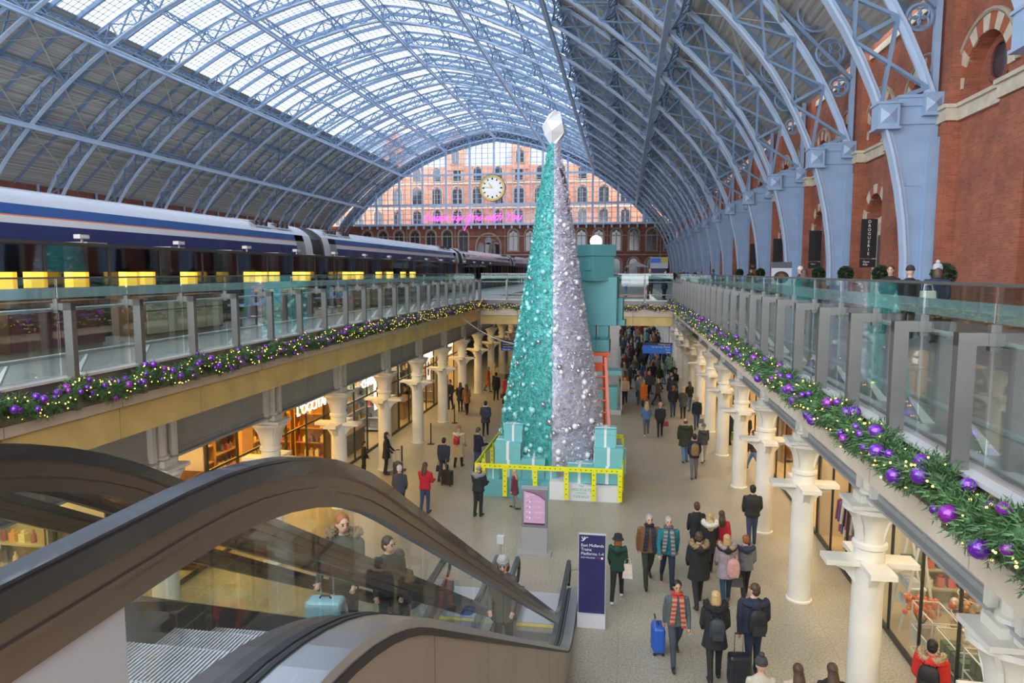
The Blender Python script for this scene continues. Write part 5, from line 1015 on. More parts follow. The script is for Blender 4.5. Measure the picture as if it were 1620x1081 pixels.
for i in range(4): d = MB().box(-.55, .7, -.53, -.5, .32 + .29 * i, .57 + .29 * i).build('drawer', M_GIFT, kk); MB().box(.0, .15, -.55, -.53, .43 + .29 * i, .46 + .29 * i).build('handle', M_CHR, d)
for x in (-.7, .95): MB().box(x - .02, x + .02, -.6, -.56, .25, 2.2).build('corner_post', M_CHR, kk); MB().box(x - .006, x + .006, -.56, .6, .25, 2.2).build('glass_side', M_SHG, kk)
for k, (x, y) in enumerate(((-4.5, 100), (1.6, 96))):
    p = thing('parasol', ('grey square parasol just right of the box figure', 'grey square parasol before the brick end wall')[k], 'parasol', (x, y, DECK), 0, 'cafe parasols'); mb = MB(); mb.add([(-1.6, -1.6, 2.2), (1.6, -1.6, 2.2), (1.6, 1.6, 2.2), (-1.6, 1.6, 2.2), (0, 0, 2.95)], [(0, 1, 4), (1, 2, 4), (2, 3, 4), (3, 0, 4)]); mb.build('canopy', mat('grey_canvas', (.38, .37, .36), .8), p); MB().lathe([(.04, 0), (.04, 2.9)], 8).build('pole', M_LIP, p)
tk = thing('ticket_kiosk', 'dark kiosk with a blue and yellow header at the far right', 'kiosk', (4.4, 92, DECK)); MB().box(-.9, .9, -.5, .5, 0, 2.0).build('body', M_SNV, tk); MB().box(-1.1, 1.1, -.6, .6, 2.0, 3.4).build('header', M_LGREY, tk); MB().box(-1.1, .2, -.62, -.6, 2.7, 3.3).build('blue_print', M_SBL, tk); MB().box(.2, 1.1, -.62, -.6, 2.7, 3.3).build('yellow_print', mat('yellow_print', (.7, .5, .05), .5), tk)
st_ = thing('statue', 'grey bronze statue group standing before the brick end wall', 'statue', (-28.3, YG - 2.5, DECK + 4.2)); mb = MB()
for (a, b, r0, r1) in (((-.5, 0, 0), (-.35, 0, 2.2), .45, .4), ((-.35, 0, 2.2), (-.15, 0, 3.6), .42, .45), ((-.1, 0, 4.0), (-.1, 0, 4.4), .32, .3), ((.5, 0, 0), (.4, 0, 2.0), .4, .38), ((.4, 0, 2.0), (.25, 0, 3.4), .4, .42), ((.25, 0, 3.8), (.2, 0, 4.2), .3, .28), ((-.5, 0, 3.3), (.6, -.3, 3.2), .15, .13), ((.6, 0, 3.2), (-.4, -.3, 2.9), .15, .13)): mb.tube([a, tuple(Vector(a).lerp(Vector(b), .5)), b], [r0, (r0 + r1) / 2, r1], 8)
mb.build('figures', mat('dull_bronze', (.22, .2, .18), .45, .5), st_, True); MB().box(-1.2, 1.2, -.7, .7, -4.2, 0).build('pedestal', M_STONED, st_)
# ------------------------------------------------------------------ people
import numpy as np
def cloth(c, r=.85): return mat('cloth_%02x%02x%02x' % tuple(int(min(1, x) * 255) for x in c), c, r, var=.12, scale=14)
SK = [mat('skin_light', (.62, .38, .28), .55, var=.05, scale=9), mat('skin_tan', (.50, .29, .19), .55, var=.05, scale=9)]
BLK, NVY, GRY, DGR = (.018, .018, .02), (.02, .028, .055), (.16, .16, .17), (.05, .05, .055)
JEAN, LJEAN, SHOE = (.035, .06, .13), (.10, .19, .36), (.02, .018, .018)
HAIRC = {'black': (.012, .010, .009), 'brown': (.075, .04, .022), 'blond': (.50, .34, .14), 'grey': (.34, .33, .32), 'ginger': (.30, .09, .02), 'white': (.6, .59, .57)}
M_EYE = mat('dark_eye', (.02, .015, .012), .3); M_LIPS = mat('lip_rose', (.38, .14, .12), .5)
def dirv(a, side=0.): return Vector((side, sin(a), -cos(a)))
def body(walk=.4, arms=((.35, .25), (-.35, .2)), coat='hip', puff=False, bulk=1., female=False, vox=.022, lead=1, lean=.04, head=(0, 0)):
    """one continuous figure 1.72 m tall facing +y; returns mesh (slots skin, coat, trousers, shoes, eyes, lips), hands, headpos"""
    caps = []; cap = lambda p, q, a, b, z: caps.append((Vector(p), Vector(q), a, b, z)); feet = []
    hipz = .90; hw = .085 if not female else .09
    for s in (-1, 1):
        sw = walk * (1 if s == lead else -1); th = sw; kn = .10 + (.55 * walk if sw < 0 else .05)
        h = Vector((s * hw, 0, hipz)); k = h + dirv(th) * .42; a = k + dirv(th - kn) * .41
        cap(h, k, .095, .070, 2); cap(k, a, .068, .052, 2); pitch = -max(0., kn - th - .25) if sw < 0 else .12 * walk
        t = a + Vector((s * .02, .17 * cos(pitch), .17 * sin(pitch) - .035)); cap(a + Vector((0, -.03, -.035)), t, .046, .038, 3); feet += [a.z - .085, t.z - .04]
    # torso as stacked ellipses
    hem = {'waist': .94, 'hip': .84, 'thigh': .66, 'knee': .46}[coat]; B = 1.06 * bulk
    prof_ = [(hem, .185 * B + (.03 if hem < .8 else 0), .135 * B + (.03 if hem < .8 else 0)), (.92, .175 * B, .128 * B), (1.04, (.155 if female else .165) * B, .118 * B), (1.2, .182 * B, .128 * B), (1.33, .192 * B, .118 * B), (1.41, .14 * B, .092), (1.47, .06, .058)]
    rows = US(hem, 1.47, 26); MBt = MB(); n = 20
    def at(z):
        for (a, r, q), (b, s_, t) in zip(prof_, prof_[1:]):
            if a <= z <= b + 1e-9: u = (z - a) / (b - a); return r + (s_ - r) * u, q + (t - q) * u
        return prof_[-1][1:]
    ly = lambda z: lean * max(0, z - .9)
    for z in rows:
        rx, ry = at(z); pf = 1 + (.035 * sin(z * 2 * pi / .075) if puff and z < 1.38 else 0)
        MBt.v += [(rx * pf * cos(2 * pi * j / n), ly(z) + ry * pf * sin(2 * pi * j / n), z) for j in range(n)]
    for i in range(len(rows) - 1):
        for j in range(n): MBt.f.append((i * n + j, i * n + (j + 1) % n, (i + 1) * n + (j + 1) % n, (i + 1) * n + j))
    MBt.f += [tuple(range(n - 1, -1, -1)), tuple((len(rows) - 1) * n + j for j in range(n))]
    cap((-.06, 0, .88), (.06, 0, .88), .115, .115, 2)
    hands = []
    for s, (a1, b1) in zip((-1, 1), arms):
        sh = Vector((s * .168 * B, ly(1.37), 1.36)); e = sh + (dirv(a1) + Vector((s * .13, 0, 0))).normalized() * .285; w = e + (dirv(a1 + b1) + Vector((-s * .22 * min(1, b1) + s * .03, 0, 0))).normalized() * .245
        r = .060 * (1.12 if puff else 1.0) * B; cap(sh, e, r, r * .86, 1); cap(e, w, r * .82, r * .66, 1); d = (w - e).normalized(); p = w + d * .075; cap(w, p, .032, .034, 0); hands.append((s, w, p, d))
    hd = Vector((0, ly(1.6) + .015, 1.60)); cap((0, ly(1.45), 1.43), hd - Vector((0, 0, .07)), .056, .052, 0)
    src = MB(); src.v = list(MBt.v); src.f = list(MBt.f)
    for p, q, a, b, z in caps:
        src.tube([p, q], [a, b], 10); src.ball(p, a, 10, 7); src.ball(q, b, 10, 7)
    yaw, pit = head; R = Matrix.Rotation(yaw, 3, 'Z') @ Matrix.Rotation(pit, 3, 'X'); H = lambda x, y, z: hd + R @ Vector((x, y, z))
    def ell(c, rx, ry, rz):
        o = len(src.v); src.ball((0, 0, 0), 1, 12, 10)
        for i in range(o, len(src.v)): v = R @ Vector((src.v[i][0] * rx, src.v[i][1] * ry, src.v[i][2] * rz)); src.v[i] = tuple(c + v)
    ell(H(0, -.005, .02), .078, .098, .105); ell(H(0, .025, -.04), .062, .068, .075); ell(H(0, .097, -.012), .013, .02, .024)
    for s in (-1, 1): ell(H(s * .08, -.01, 0), .014, .022, .032)
    src.m = [0] * len(src.f); me0 = src.mesh('tmp', SK[0]); o = bpy.data.objects.new('tmp', me0)
    m = o.modifiers.new('r', 'REMESH'); m.mode = 'VOXEL'; m.voxel_size = vox; m.use_smooth_shade = True; m2 = o.modifiers.new('s', 'SMOOTH'); m2.factor = .5; m2.iterations = 2 if vox < .025 else 1
    me = bake(o); bpy.data.meshes.remove(me0)
    nv = len(me.vertices); co = np.empty(nv * 3); me.vertices.foreach_get('co', co); co = co.reshape(-1, 3); npol = len(me.polygons)
    cen = np.empty(npol * 3); me.polygons.foreach_get('center', cen); cen = cen.reshape(-1, 3)
    best = np.full(npol, 9.); zone = np.zeros(npol, int)
    def put(d, z):
        k = d < best; best[k] = d[k]; zone[k] = z
    for p, q, a, b, z in caps:
        p_ = np.array(p); v = np.array(q) - p_; t = np.clip(((cen - p_) @ v) / max(1e-9, v @ v), 0, 1); put(np.linalg.norm(cen - p_ - t[:, None] * v, axis=1) - (a + (b - a) * t), z)
    hdn = np.array(hd); put(np.linalg.norm((cen - hdn) / np.array([.08, .1, .125]), axis=1) * .09 - .09, 0)
    zz = np.clip(cen[:, 2], hem, 1.45); zs = [p[0] for p in prof_]; rx = np.interp(zz, zs, [p[1] for p in prof_]); ry = np.interp(zz, zs, [p[2] for p in prof_])
    dd = (np.sqrt((cen[:, 0] / rx) ** 2 + ((cen[:, 1] - lean * np.maximum(0, cen[:, 2] - .9)) / ry) ** 2) - 1) * np.minimum(rx, ry); out = np.maximum(np.maximum(hem - cen[:, 2], cen[:, 2] - 1.45), 0); put(np.maximum(dd, 0) + out * 1.2 - .012, 1)
    # fingers, eyes, mouth
    ex = MB()
    for s, w, p, d in hands:
        sd = d.cross(Vector((0, 1, .15))).normalized(); fw = sd.cross(d).normalized(); ex.cm = 0
        for i in range(4):
            b0 = p + sd * (.017 * (i - 1.5)); l = (.034, .040, .037, .028)[i]; ex.tube([b0, b0 + d * l + fw * .006, b0 + d * l * 1.5 + fw * .030], [.0095, .0088, .0065], 5)
        b0 = w + d * .025 - sd * s * -.028; ex.tube([b0, b0 + d * .03 + fw * .022 + sd * s * .012, b0 + d * .05 + fw * .034], [.011, .010, .008], 5)
    for s in (-1, 1): ex.cm = 4; ex.ball(H(s * .03, .088, .012), .0105, 6, 5); ex.bar(H(s * .014, .094, .036), H(s * .046, .086, .036), .012, .007)
    ex.cm = 5; ex.bar(H(-.024, .086, -.058), H(.024, .086, -.058), .014, .010)
    fz = -min(feet); allv = np.concatenate([co, np.array(ex.v).reshape(-1, 3)]); allv[:, 2] += fz
    f = [tuple(p.vertices) for p in me.polygons] + [tuple(i + nv for i in q) for q in ex.f]; out_ = bpy.data.meshes.new('person'); out_.from_pydata(allv.tolist(), [], f)
    zl = zone.tolist() + ex.m; out_.polygons.foreach_set; 
    for _ in range(6): out_.materials.append(SK[0])
    out_.polygons.foreach_set('material_index', zl); out_.polygons.foreach_set('use_smooth', [True] * len(f)); out_.update(); bpy.data.meshes.remove(me)
    up = Vector((0, 0, fz)); return out_, [(s, p + d * .04 + up) for s, w, p, d in hands], hd + up, R, B
def hairmesh(kind, hd, R):
    mb = MB(); H = lambda x, y, z: tuple(hd + R @ Vector((x, y, z)))
    def ell(c, rx, ry, rz, n=14, k=10):
        o = len(mb.v); mb.ball((0, 0, 0), 1, n, k)
        for i in range(o, len(mb.v)): x, y, z = mb.v[i]; mb.v[i] = H(c[0] + x * rx, c[1] + y * ry, c[2] + z * rz)
    if kind in ('short', 'long', 'bun', 'bob'): ell((0, -.022, .042), .088, .098, .098); ell((0, -.045, -.01), .083, .075, .09)
    if kind == 'balding': ell((0, -.04, -.005), .086, .075, .075)
    if kind == 'long': mb.tube([H(0, -.05, .02), H(0, -.10, -.12), H(0, -.135, -.26), H(0, -.12, -.36)], [.08, .10, .095, .045], 12, sq=.55)
    if kind == 'bob': mb.tube([H(0, -.04, .02), H(0, -.05, -.10), H(0, -.05, -.15)], [.09, .10, .085], 12, sq=.85)
    if kind == 'bun': ell((0, -.12, .04), .05, .045, .05)
    return mb
def hatmesh(kind, hd, R):
    mb = MB()
    if kind == 'bucket': mb.lathe([(.15, .0), (.105, .05), (.098, .13), (.06, .145), (.01, .148)], 18)
    else:
        mb.lathe([(.097, .02), (.102, .035), (.102, .075), (.094, .08), (.085, .12), (.05, .152), (.008, .162)], 18)
        if kind == 'pom': mb.ball((0, -.01, .185), .045, 10, 8)
    mb.v = [tuple(hd + R @ Vector((x, y - .012, z + .015))) for x, y, z in mb.v]; return mb
def person(label, x, y, rz, h=1.70, z=0., coat=BLK, trou=BLK, shoe=SHOE, hair=('short', 'brown'), hat=None, hood=None, scarf=None, skin=0, group='people in the concourse', fur=None, **kw):
    me, hands, hd, R, B = body(**kw); s = h / 1.72; p = link('person', me, None, label, 'person', group, loc=(x, y, z), rz=rz); p.scale = (s,) * 3
    for i, m in enumerate((SK[skin], cloth(coat), cloth(trou), cloth(shoe, .5), M_EYE, M_LIPS)): me.materials[i] = m
    if hair: hairmesh(hair[0], hd, R).build('hair', mat('hair_' + hair[1], HAIRC[hair[1]], .5, var=.25, scale=30), p, True)
    if hat: hatmesh(hat[0], hd, R).build('hat', cloth(hat[1]), p, True)
    nz = hd.z - .17
    if hood:
        mb = MB(); mb.tube([(.17 * B * cos(t), .02 + .15 * sin(t), nz + .0 + .04 * sin(t)) for t in US(pi * .95, pi * 2.05, 10)], [.035] + [.062] * 9 + [.035], 8); mb.ball((0, -.13, nz - .04), .105, 12, 8, 1.); mb.build('hood', cloth(hood), p, True)
    if fur:
        mb = MB(); rnd = random.Random(hash(label) % 999)
        for t in US(pi * .9, pi * 2.1, 60):
            for _ in range(9): v = Vector((rnd.gauss(0, 1), rnd.gauss(0, 1), rnd.gauss(0, 1))).normalized(); c = Vector((.17 * cos(t), .01 + .16 * sin(t), nz + .05 + .045 * sin(t))) + v * .045; e = v.cross(Vector((rnd.random(), 1, rnd.random()))).normalized() * .012; mb.add([tuple(c - e), tuple(c + v * .045), tuple(c + e)], [(0, 1, 2)])
        mb.tube([(.17 * cos(t), .01 + .16 * sin(t), nz + .05 + .045 * sin(t)) for t in US(pi * .9, pi * 2.1, 12)], .055, 8); mb.build('fur_trim', cloth(fur), p)
    if scarf:
        mb = MB(); mb.tube([(.085 * cos(t), .02 + .085 * sin(t), nz + .045 + .015 * sin(t)) for t in US(0, 2 * pi, 14)[:-1]], .036, 8, closed=True)
        mb.cm = 0
        for sx, L_ in ((-.10, .62), (.10, .55)):
            for k in range(13):
                mb.cm = k % 2; t0, t1 = k / 13, (k + 1) / 13; za, zb = nz + .03 - L_ * t0, nz + .03 - L_ * t1; ya = .105 + .055 * min(1, t0 * 4) * B; yb = .105 + .055 * min(1, t1 * 4) * B; xa, xb = sx * (.6 + .55 * t0), sx * (.6 + .55 * t1)
                mb.add([(xa - .045, ya, za), (xa + .045, ya, za), (xb + .045, yb, zb), (xb - .045, yb, zb), (xa - .045, ya + .03, za), (xa + .045, ya + .03, za), (xb + .045, yb + .03, zb), (xb - .045, yb + .03, zb)], [(0, 1, 2, 3), (7, 6, 5, 4), (0, 4, 5, 1), (1, 5, 6, 2), (2, 6, 7, 3), (3, 7, 4, 0)])
        mb.build('scarf', [cloth(scarf[0]), cloth(scarf[1])], p)
    M_ = Matrix.Translation((x, y, z)) @ Matrix.Rotation(rz, 4, 'Z') @ Matrix.Scale(s, 4); W_ = lambda v: M_ @ Vector(v)
    return dict(o=p, hands={k: W_(v) for k, v in hands}, W=W_, rz=rz, s=s, B=B, sh=hd.z - .23)
def backpack(P, label, col, col2=None, dx=0., dz=0., w=.28, h=.42):
    c = P['W']((dx, -.13 * P['B'] - .09, P['sh'] - .20 + dz)); b = thing('backpack', label, 'backpack', c, P['rz'], 'bags carried by people'); m = cloth(col, .6); mb = MB(); R = []
    for t in US(0, 1, 8): k = (1 - abs(2 * t - 1) ** 3.2) ** .5; R.append((w / 2 * (.45 + .55 * k) * (1.05 - .15 * t), .075 * (.5 + .6 * k), -h / 2 + h * t))
    for rx, ry, zz in R: mb.v += [(rx * math.copysign(abs(cos(a)) ** .6, cos(a)), ry * math.copysign(abs(sin(a)) ** .6, sin(a)), zz) for a in US(0, 2 * pi, 16)[:-1]]
    for i in range(8):
        for j in range(16): mb.f.append((i * 16 + j, i * 16 + (j + 1) % 16, (i + 1) * 16 + (j + 1) % 16, (i + 1) * 16 + j))
    mb.f += [tuple(range(15, -1, -1)), tuple(8 * 16 + j for j in range(16))]; mb.m = [0] * len(mb.f); mb.build('bag_body', m, b, True)
    MB().box(-w * .33, w * .33, -.115, -.06, -h * .42, -.02).build('front_pocket', cloth(col2 or col, .6), b); mb = MB()
    for s in (-1, 1): mb.tube([(s * .09, .05, h * .42), (s * .10, .16, h * .52), (s * .11, .30, h * .36), (s * .12, .33, .0)], .016, 6)
    mb.tube([(-.04, 0, h * .48), (0, 0, h * .56), (.04, 0, h * .48)], .01, 5); mb.build('straps', m, b); return b
def handbag(pos, label, col, w=.26, h=.22, rz=0.):
    b = thing('handbag', label, 'bag', (pos[0], pos[1], pos[2] - h - .14), rz, 'bags carried by people'); mb = MB(); mb.ext([(-w / 2, -.05, 0), (w / 2, -.05, 0), (w * .42, -.03, h), (-w * .42, -.03, h)], (0, .08, 0)); mb.build('bag_body', cloth(col, .5), b); MB().tube([(-w * .3, 0, h), (-w * .2, 0, h + .13), (w * .2, 0, h + .13), (w * .3, 0, h)], .009, 6).build('handle', cloth(col, .5), b); return b
def suitcase(x, y, z, rz, label, col, w=.42, d=.25, h=.62, pull=.45, tilt=0.):
    b = thing('suitcase', label, 'suitcase', (x, y, z), rz, 'wheeled luggage'); b.rotation_euler.x = tilt; m = mat('case_%02x%02x%02x' % tuple(int(c * 255) for c in col), col, .35, coat=.2); o = MB().box(-w / 2, w / 2, -d / 2, d / 2, .05, .05 + h).build('shell', m, b); bv = o.modifiers.new('b', 'BEVEL'); bv.width = .055; bv.segments = 3
    mb = MB()
    for k in range(5): xx = -w * .36 + w * .18 * k; mb.box(xx - .012, xx + .012, -d / 2 - .008, d / 2 + .008, .12, h - .02)
    mb.build('ribs', m, b)
    for sx in (-1, 1):
        for sy in (-1, 1): MB().tube([(sx * w * .4 - .015, sy * d * .35, .03), (sx * w * .4 + .015, sy * d * .35, .03)], .03, 10).build('wheel', M_BLK, b)
    if pull: mb = MB(); mb.tube([(-.08, d * .3, h), (-.08, d * .3, h + pull), (.08, d * .3, h + pull), (.08, d * .3, h)], .011, 6); mb.build('pull_handle', M_CHR, b); MB().tube([(-.08, d * .3, h + pull), (.08, d * .3, h + pull)], .017, 8).build('grip', M_BLK, b)
    MB().tube([(-.07, 0, h + .05), (-.05, 0, h + .085), (.05, 0, h + .085), (.07, 0, h + .05)], .012, 6).build('carry_handle', M_BLK, b); return b
PK = ((.05, .75), (.05, .75)); PH = ((.45, 1.5), (.25, 1.3)); HOLD = ((.05, .1), (-.05, .1)); SW = ((.4, .25), (-.35, .2)); SWR = ((-.4, .2), (.35, .3))
# near group, right of the escalator
def PP(label, x, y, rz, h, coat, trou, cl='hip', **k): k['coat'] = coat; k['trou'] = trou; return person2(label, x, y, rz, h, cl, **k)
def person2(label, x, y, rz, h, cl, coat, trou, **k):
    bk = {q: k.pop(q) for q in ('walk', 'arms', 'puff', 'bulk', 'female', 'vox', 'lead', 'lean', 'head') if q in k}; bk['coat'] = cl
    bk.setdefault('vox', .020 if y < 20 else .026)
    global body; _b = body
    def body_(**_): return _b(**bk)
    body = body_
    try: return person(label, x, y, rz, h, coat=coat, trou=trou, **k)
    finally: body = _b
GRN = (.012, .05, .033)
P = PP('woman in black bucket hat and dark green hooded coat beside the navy sign', -.04, 16.2, -.08, 1.64, GRN, BLK, 'hip', shoe=(.75, .72, .70), hair=('bob', 'ginger'), hat=('bucket', BLK), hood=GRN, walk=.40, arms=((.2, .4), (.1, .2)), female=True)
handbag(P['W']((.25, 0, 1.12)), 'cream tote bag of the woman in the bucket hat', (.7, .62, .5), .24, .34)
PP('grey haired man in brown padded jacket and dark scarf walking towards the camera', .72, 17.2, pi + .12, 1.86, (.17, .085, .03), (.035, .038, .03), 'hip', hair=('short', 'grey'), scarf=(BLK, (.02, .035, .08)), walk=.40, arms=SW, puff=True, bulk=1.08)
PP('man in teal padded jacket and grey checked scarf walking towards the camera', 1.19, 17.15, pi + .05, 1.84, (.015, .16, .19), NVY, 'hip', hair=('short', 'grey'), scarf=((.12, .12, .12), (.3, .3, .3)), walk=.36, arms=SWR, puff=True, bulk=1.05, lead=-1)
PP('boy in black hooded parka with tan fur trim walking away', 1.84, 16.25, .08, 1.80, BLK, BLK, 'thigh', hair=('short', 'brown'), hood=BLK, fur=(.35, .24, .12), walk=.36, arms=PK, bulk=1.1)
PP('blonde woman in black coat with big white fur hood', 2.30, 18.0, .1, 1.66, BLK, BLK, 'thigh', hair=('long', 'blond'), fur=(.8, .76, .68), walk=.3, female=True, arms=PK)
PP('woman in bright red coat half hidden by the white fur hood', 2.66, 18.5, .1, 1.58, (.5, .02, .04), BLK, 'thigh', hair=('long', 'brown'), walk=.35, female=True, arms=SW)
PP('brown haired woman in black behind the white fur hood', 2.04, 18.7, .1, 1.70, BLK, BLK, 'hip', hair=('short', 'brown'), walk=.3, arms=PK, female=True)
P = PP('blonde woman in lilac padded coat carrying a pink backpack', 2.51, 16.5, .05, 1.66, (.38, .31, .33), (.02, .05, .09), 'thigh', shoe=(.22, .10, .05), hair=('bob', 'blond'), hood=BLK, fur=(.42, .33, .27), walk=.22, puff=True, bulk=1.1, female=True, arms=PK); backpack(P, 'pale pink backpack on the lilac coat', (.62, .33, .29), dx=.12, dz=-.18, w=.3, h=.44); handbag(P['W']((.28, .05, .82)), 'grey handbag hanging beside the lilac coat', (.09, .09, .1), .28, .26)
PP('ginger boy in two tone grey padded jacket', 2.98, 16.75, .05, 1.60, (.15, .15, .155), BLK, 'hip', shoe=(.04, .06, .2), hair=('short', 'ginger'), hood=(.03, .04, .07), walk=.34, puff=True, bulk=1.1, arms=PK)
PP('man in black coat and jeans walking alone by the right columns', 3.76, 20.3, .0, 1.74, (.022, .024, .028), JEAN, 'hip', hair=('short', 'black'), walk=.1, arms=PK, bulk=1.12)
P = PP('man in grey cardigan and long red patterned scarf pulling a blue suitcase', 1.15, 13.7, pi + .1, 1.76, (.09, .11, .11), (.05, .06, .075), 'hip', hair=('short', 'black'), scarf=((.5, .05, .03), (.42, .28, .18)), walk=.42, arms=((.25, .2), (-.25, .1)), skin=1); hp = P['hands'][1]; suitcase(hp[0] - .1, hp[1] + .25, 0, pi / 2 + .1, 'royal blue suitcase pulled by the man with the red scarf', (.02, .10, .45), .40, .24, .56, .22)
P = PP('blonde woman in black coat with black fur collar and dark backpack', 1.84, 13.2, .02, 1.76, BLK, BLK, 'thigh', hair=('bob', 'blond'), fur=(.02, .02, .02), walk=.16, female=True, arms=PK, bulk=1.1); backpack(P, 'small dark grey backpack on the black fur collared coat', (.035, .04, .05), w=.3, h=.4, dz=-.06)
P = PP('man in navy padded coat with a big black backpack beside a wheeled case', 2.60, 13.5, .1, 1.82, (.022, .028, .05), NVY, 'hip', hair=('short', 'brown'), hood=(.022, .028, .05), walk=.1, arms=((-.15, .1), (.1, .6)), bulk=1.2, puff=True, head=(.7, 0)); backpack(P, 'big black backpack on the navy padded coat', (.015, .015, .017), (.03, .03, .03), w=.36, h=.5, dz=-.05)
hp = P['hands'][-1]; suitcase(hp[0] - .05, hp[1] - .35, 0, .1, 'black wheeled case held by the man in the navy coat', (.02, .022, .03), .42, .26, .58, .42)
P = PP('person in grey knitted bobble hat and cream coat at the bottom edge', 2.27, 11.0, .1, 1.70, (.5, .45, .36), BLK, 'hip', hair=None, hat=('pom', (.05, .05, .052)), walk=.1, arms=PK); handbag(P['W']((-.2, -.12, 1.15)), 'black shoulder bag on the cream coat', BLK, .26, .3)
PP('long haired woman at the bottom edge next to the cream coat', 2.84, 11.05, .05, 1.64, (.55, .45, .33), BLK, 'hip', hair=('long', 'brown'), walk=.1, female=True, arms=PK); PP('second long haired woman at the bottom edge', 3.38, 11.15, .05, 1.64, BLK, BLK, 'hip', hair=('long', 'brown'), walk=.1, female=True, arms=PK)
P = PP('person in red coat with fur hood looking into the homeware window', 5.22, 12.1, -.5, 1.68, (.62, .03, .02), BLK, 'hip', hair=('short', 'black'), hood=(.62, .03, .02), fur=(.42, .32, .2), walk=.1, arms=PK, bulk=1.15); backpack(P, 'black leather backpack on the red coat', (.012, .012, .013), w=.34, h=.4)
# around the tree
PP('bald man in black padded gilet over grey sleeves looking at the tree', -4.51, 21.3, -.25, 1.70, (.02, .021, .024), BLK, 'hip', hair=('balding', 'grey'), hood=(.25, .25, .26), walk=.06, arms=PH, puff=True, bulk=1.1, head=(0, -.25)); PP('blonde girl in plaid coat standing by the information totem', -3.46, 22.2, 1.3, 1.34, (.16, .03, .06), (.25, .25, .26), 'thigh', hair=('long', 'blond'), walk=.2, female=True, arms=HOLD)
PP('man in navy padded jacket and jeans leaning at the yellow barrier', -5.55, 26.1, -.7, 1.78, (.012, .014, .035), JEAN, 'hip', hair=('short', 'brown'), walk=.06, arms=PH, puff=True, head=(0, -.5)); P = PP('woman in beige coat and pink headscarf with a red backpack', -6.45, 26.7, -.15, 1.68, (.48, .36, .2), BLK, 'knee', hair=None, hat=('beanie', (.35, .14, .13)), hood=(.6, .52, .36), walk=.2, female=True, bulk=1.15, arms=PK); backpack(P, 'small red backpack on the beige coat', (.42, .02, .03), w=.25, h=.32)
P = PP('woman in navy quilted coat pulling a black case past the columns', -6.57, 24.8, -.2, 1.66, NVY, NVY, 'hip', hair=('bun', 'black'), walk=.25, female=True, arms=((.05, .1), (-.3, .1)), puff=True, bulk=1.1); suitcase(P['hands'][1][0] + .05, P['hands'][1][1] - .3, 0, -.2, 'black wheeled case behind the navy quilted coat', (.02, .02, .022), .42, .28, .52, .45); handbag(P['hands'][-1], 'black handbag held by the woman in the navy quilted coat', BLK)
PP('woman in bright red jacket holding a phone beside the escalator rail', -6.28, 21.3, -.2, 1.68, (.5, .015, .03), JEAN, 'hip', hair=('long', 'brown'), walk=.1, female=True, arms=PH, bulk=1.1); PP('white haired person just showing above the escalator handrail', -6.97, 20.8, .2, 1.70, (.05, .06, .08), BLK, 'hip', hair=('short', 'white'), walk=.1, arms=PK)
P = PP('woman in dark coat with pale scarf and navy backpack left of the tree', -6.45, 32.2, .1, 1.68, DGR, BLK, 'thigh', hair=('bun', 'black'), scarf=((.6, .58, .54), (.6, .58, .54)), walk=.2, female=True, bulk=1.1, arms=PK); backpack(P, 'navy backpack slung on the dark coat with the pale scarf', (.02, .035, .09), dx=.12, w=.34)
P = PP('dark haired woman in black coat waiting with a trolley by a left column', -9.0, 25.3, -1.4, 1.66, BLK, BLK, 'thigh', hair=('bob', 'black'), walk=.05, female=True, arms=((.3, .5), (.3, .5))); suitcase(-8.5, 25.2, 0, .3, 'dark trolley case in front of the woman by the left column', (.05, .035, .03), .38, .26, .5, .5); PP('dark haired man crouching low by the left column', -9.8, 25.0, -1.2, 1.35, BLK, BLK, 'hip', hair=('short', 'black'), walk=.1, arms=PK)
PP('security man in black uniform by the left columns', -9.68, 38.1, pi - .4, 1.72, BLK, NVY, 'waist', hair=('short', 'black'), walk=.1, arms=PK); P = PP('woman in camel coat and black boots left of the tree', -8.47, 37.0, .5, 1.68, (.30, .14, .05), BLK, 'thigh', hair=('long', 'brown'), walk=.3, female=True, arms=PK); PP('woman in black with tights behind the camel coat', -9.0, 37.7, .3, 1.64, BLK, BLK, 'thigh', hair=('long', 'brown'), walk=.2, female=True, arms=PK)
P = PP('man in long black coat left of the tree under the far bridge', -7.61, 41.3, 0, 1.72, BLK, BLK, 'thigh', hair=('short', 'black'), walk=.15, arms=HOLD); P = PP('person in red coat with dark red bag close to the left side of the tree', -6.86, 40.4, -.4, 1.66, (.48, .02, .03), BLK, 'thigh', hair=('short', 'brown'), walk=.15, arms=HOLD); handbag(P['hands'][-1], 'dark red bag held by the person in the red coat', (.12, .01, .015), .4, .26)
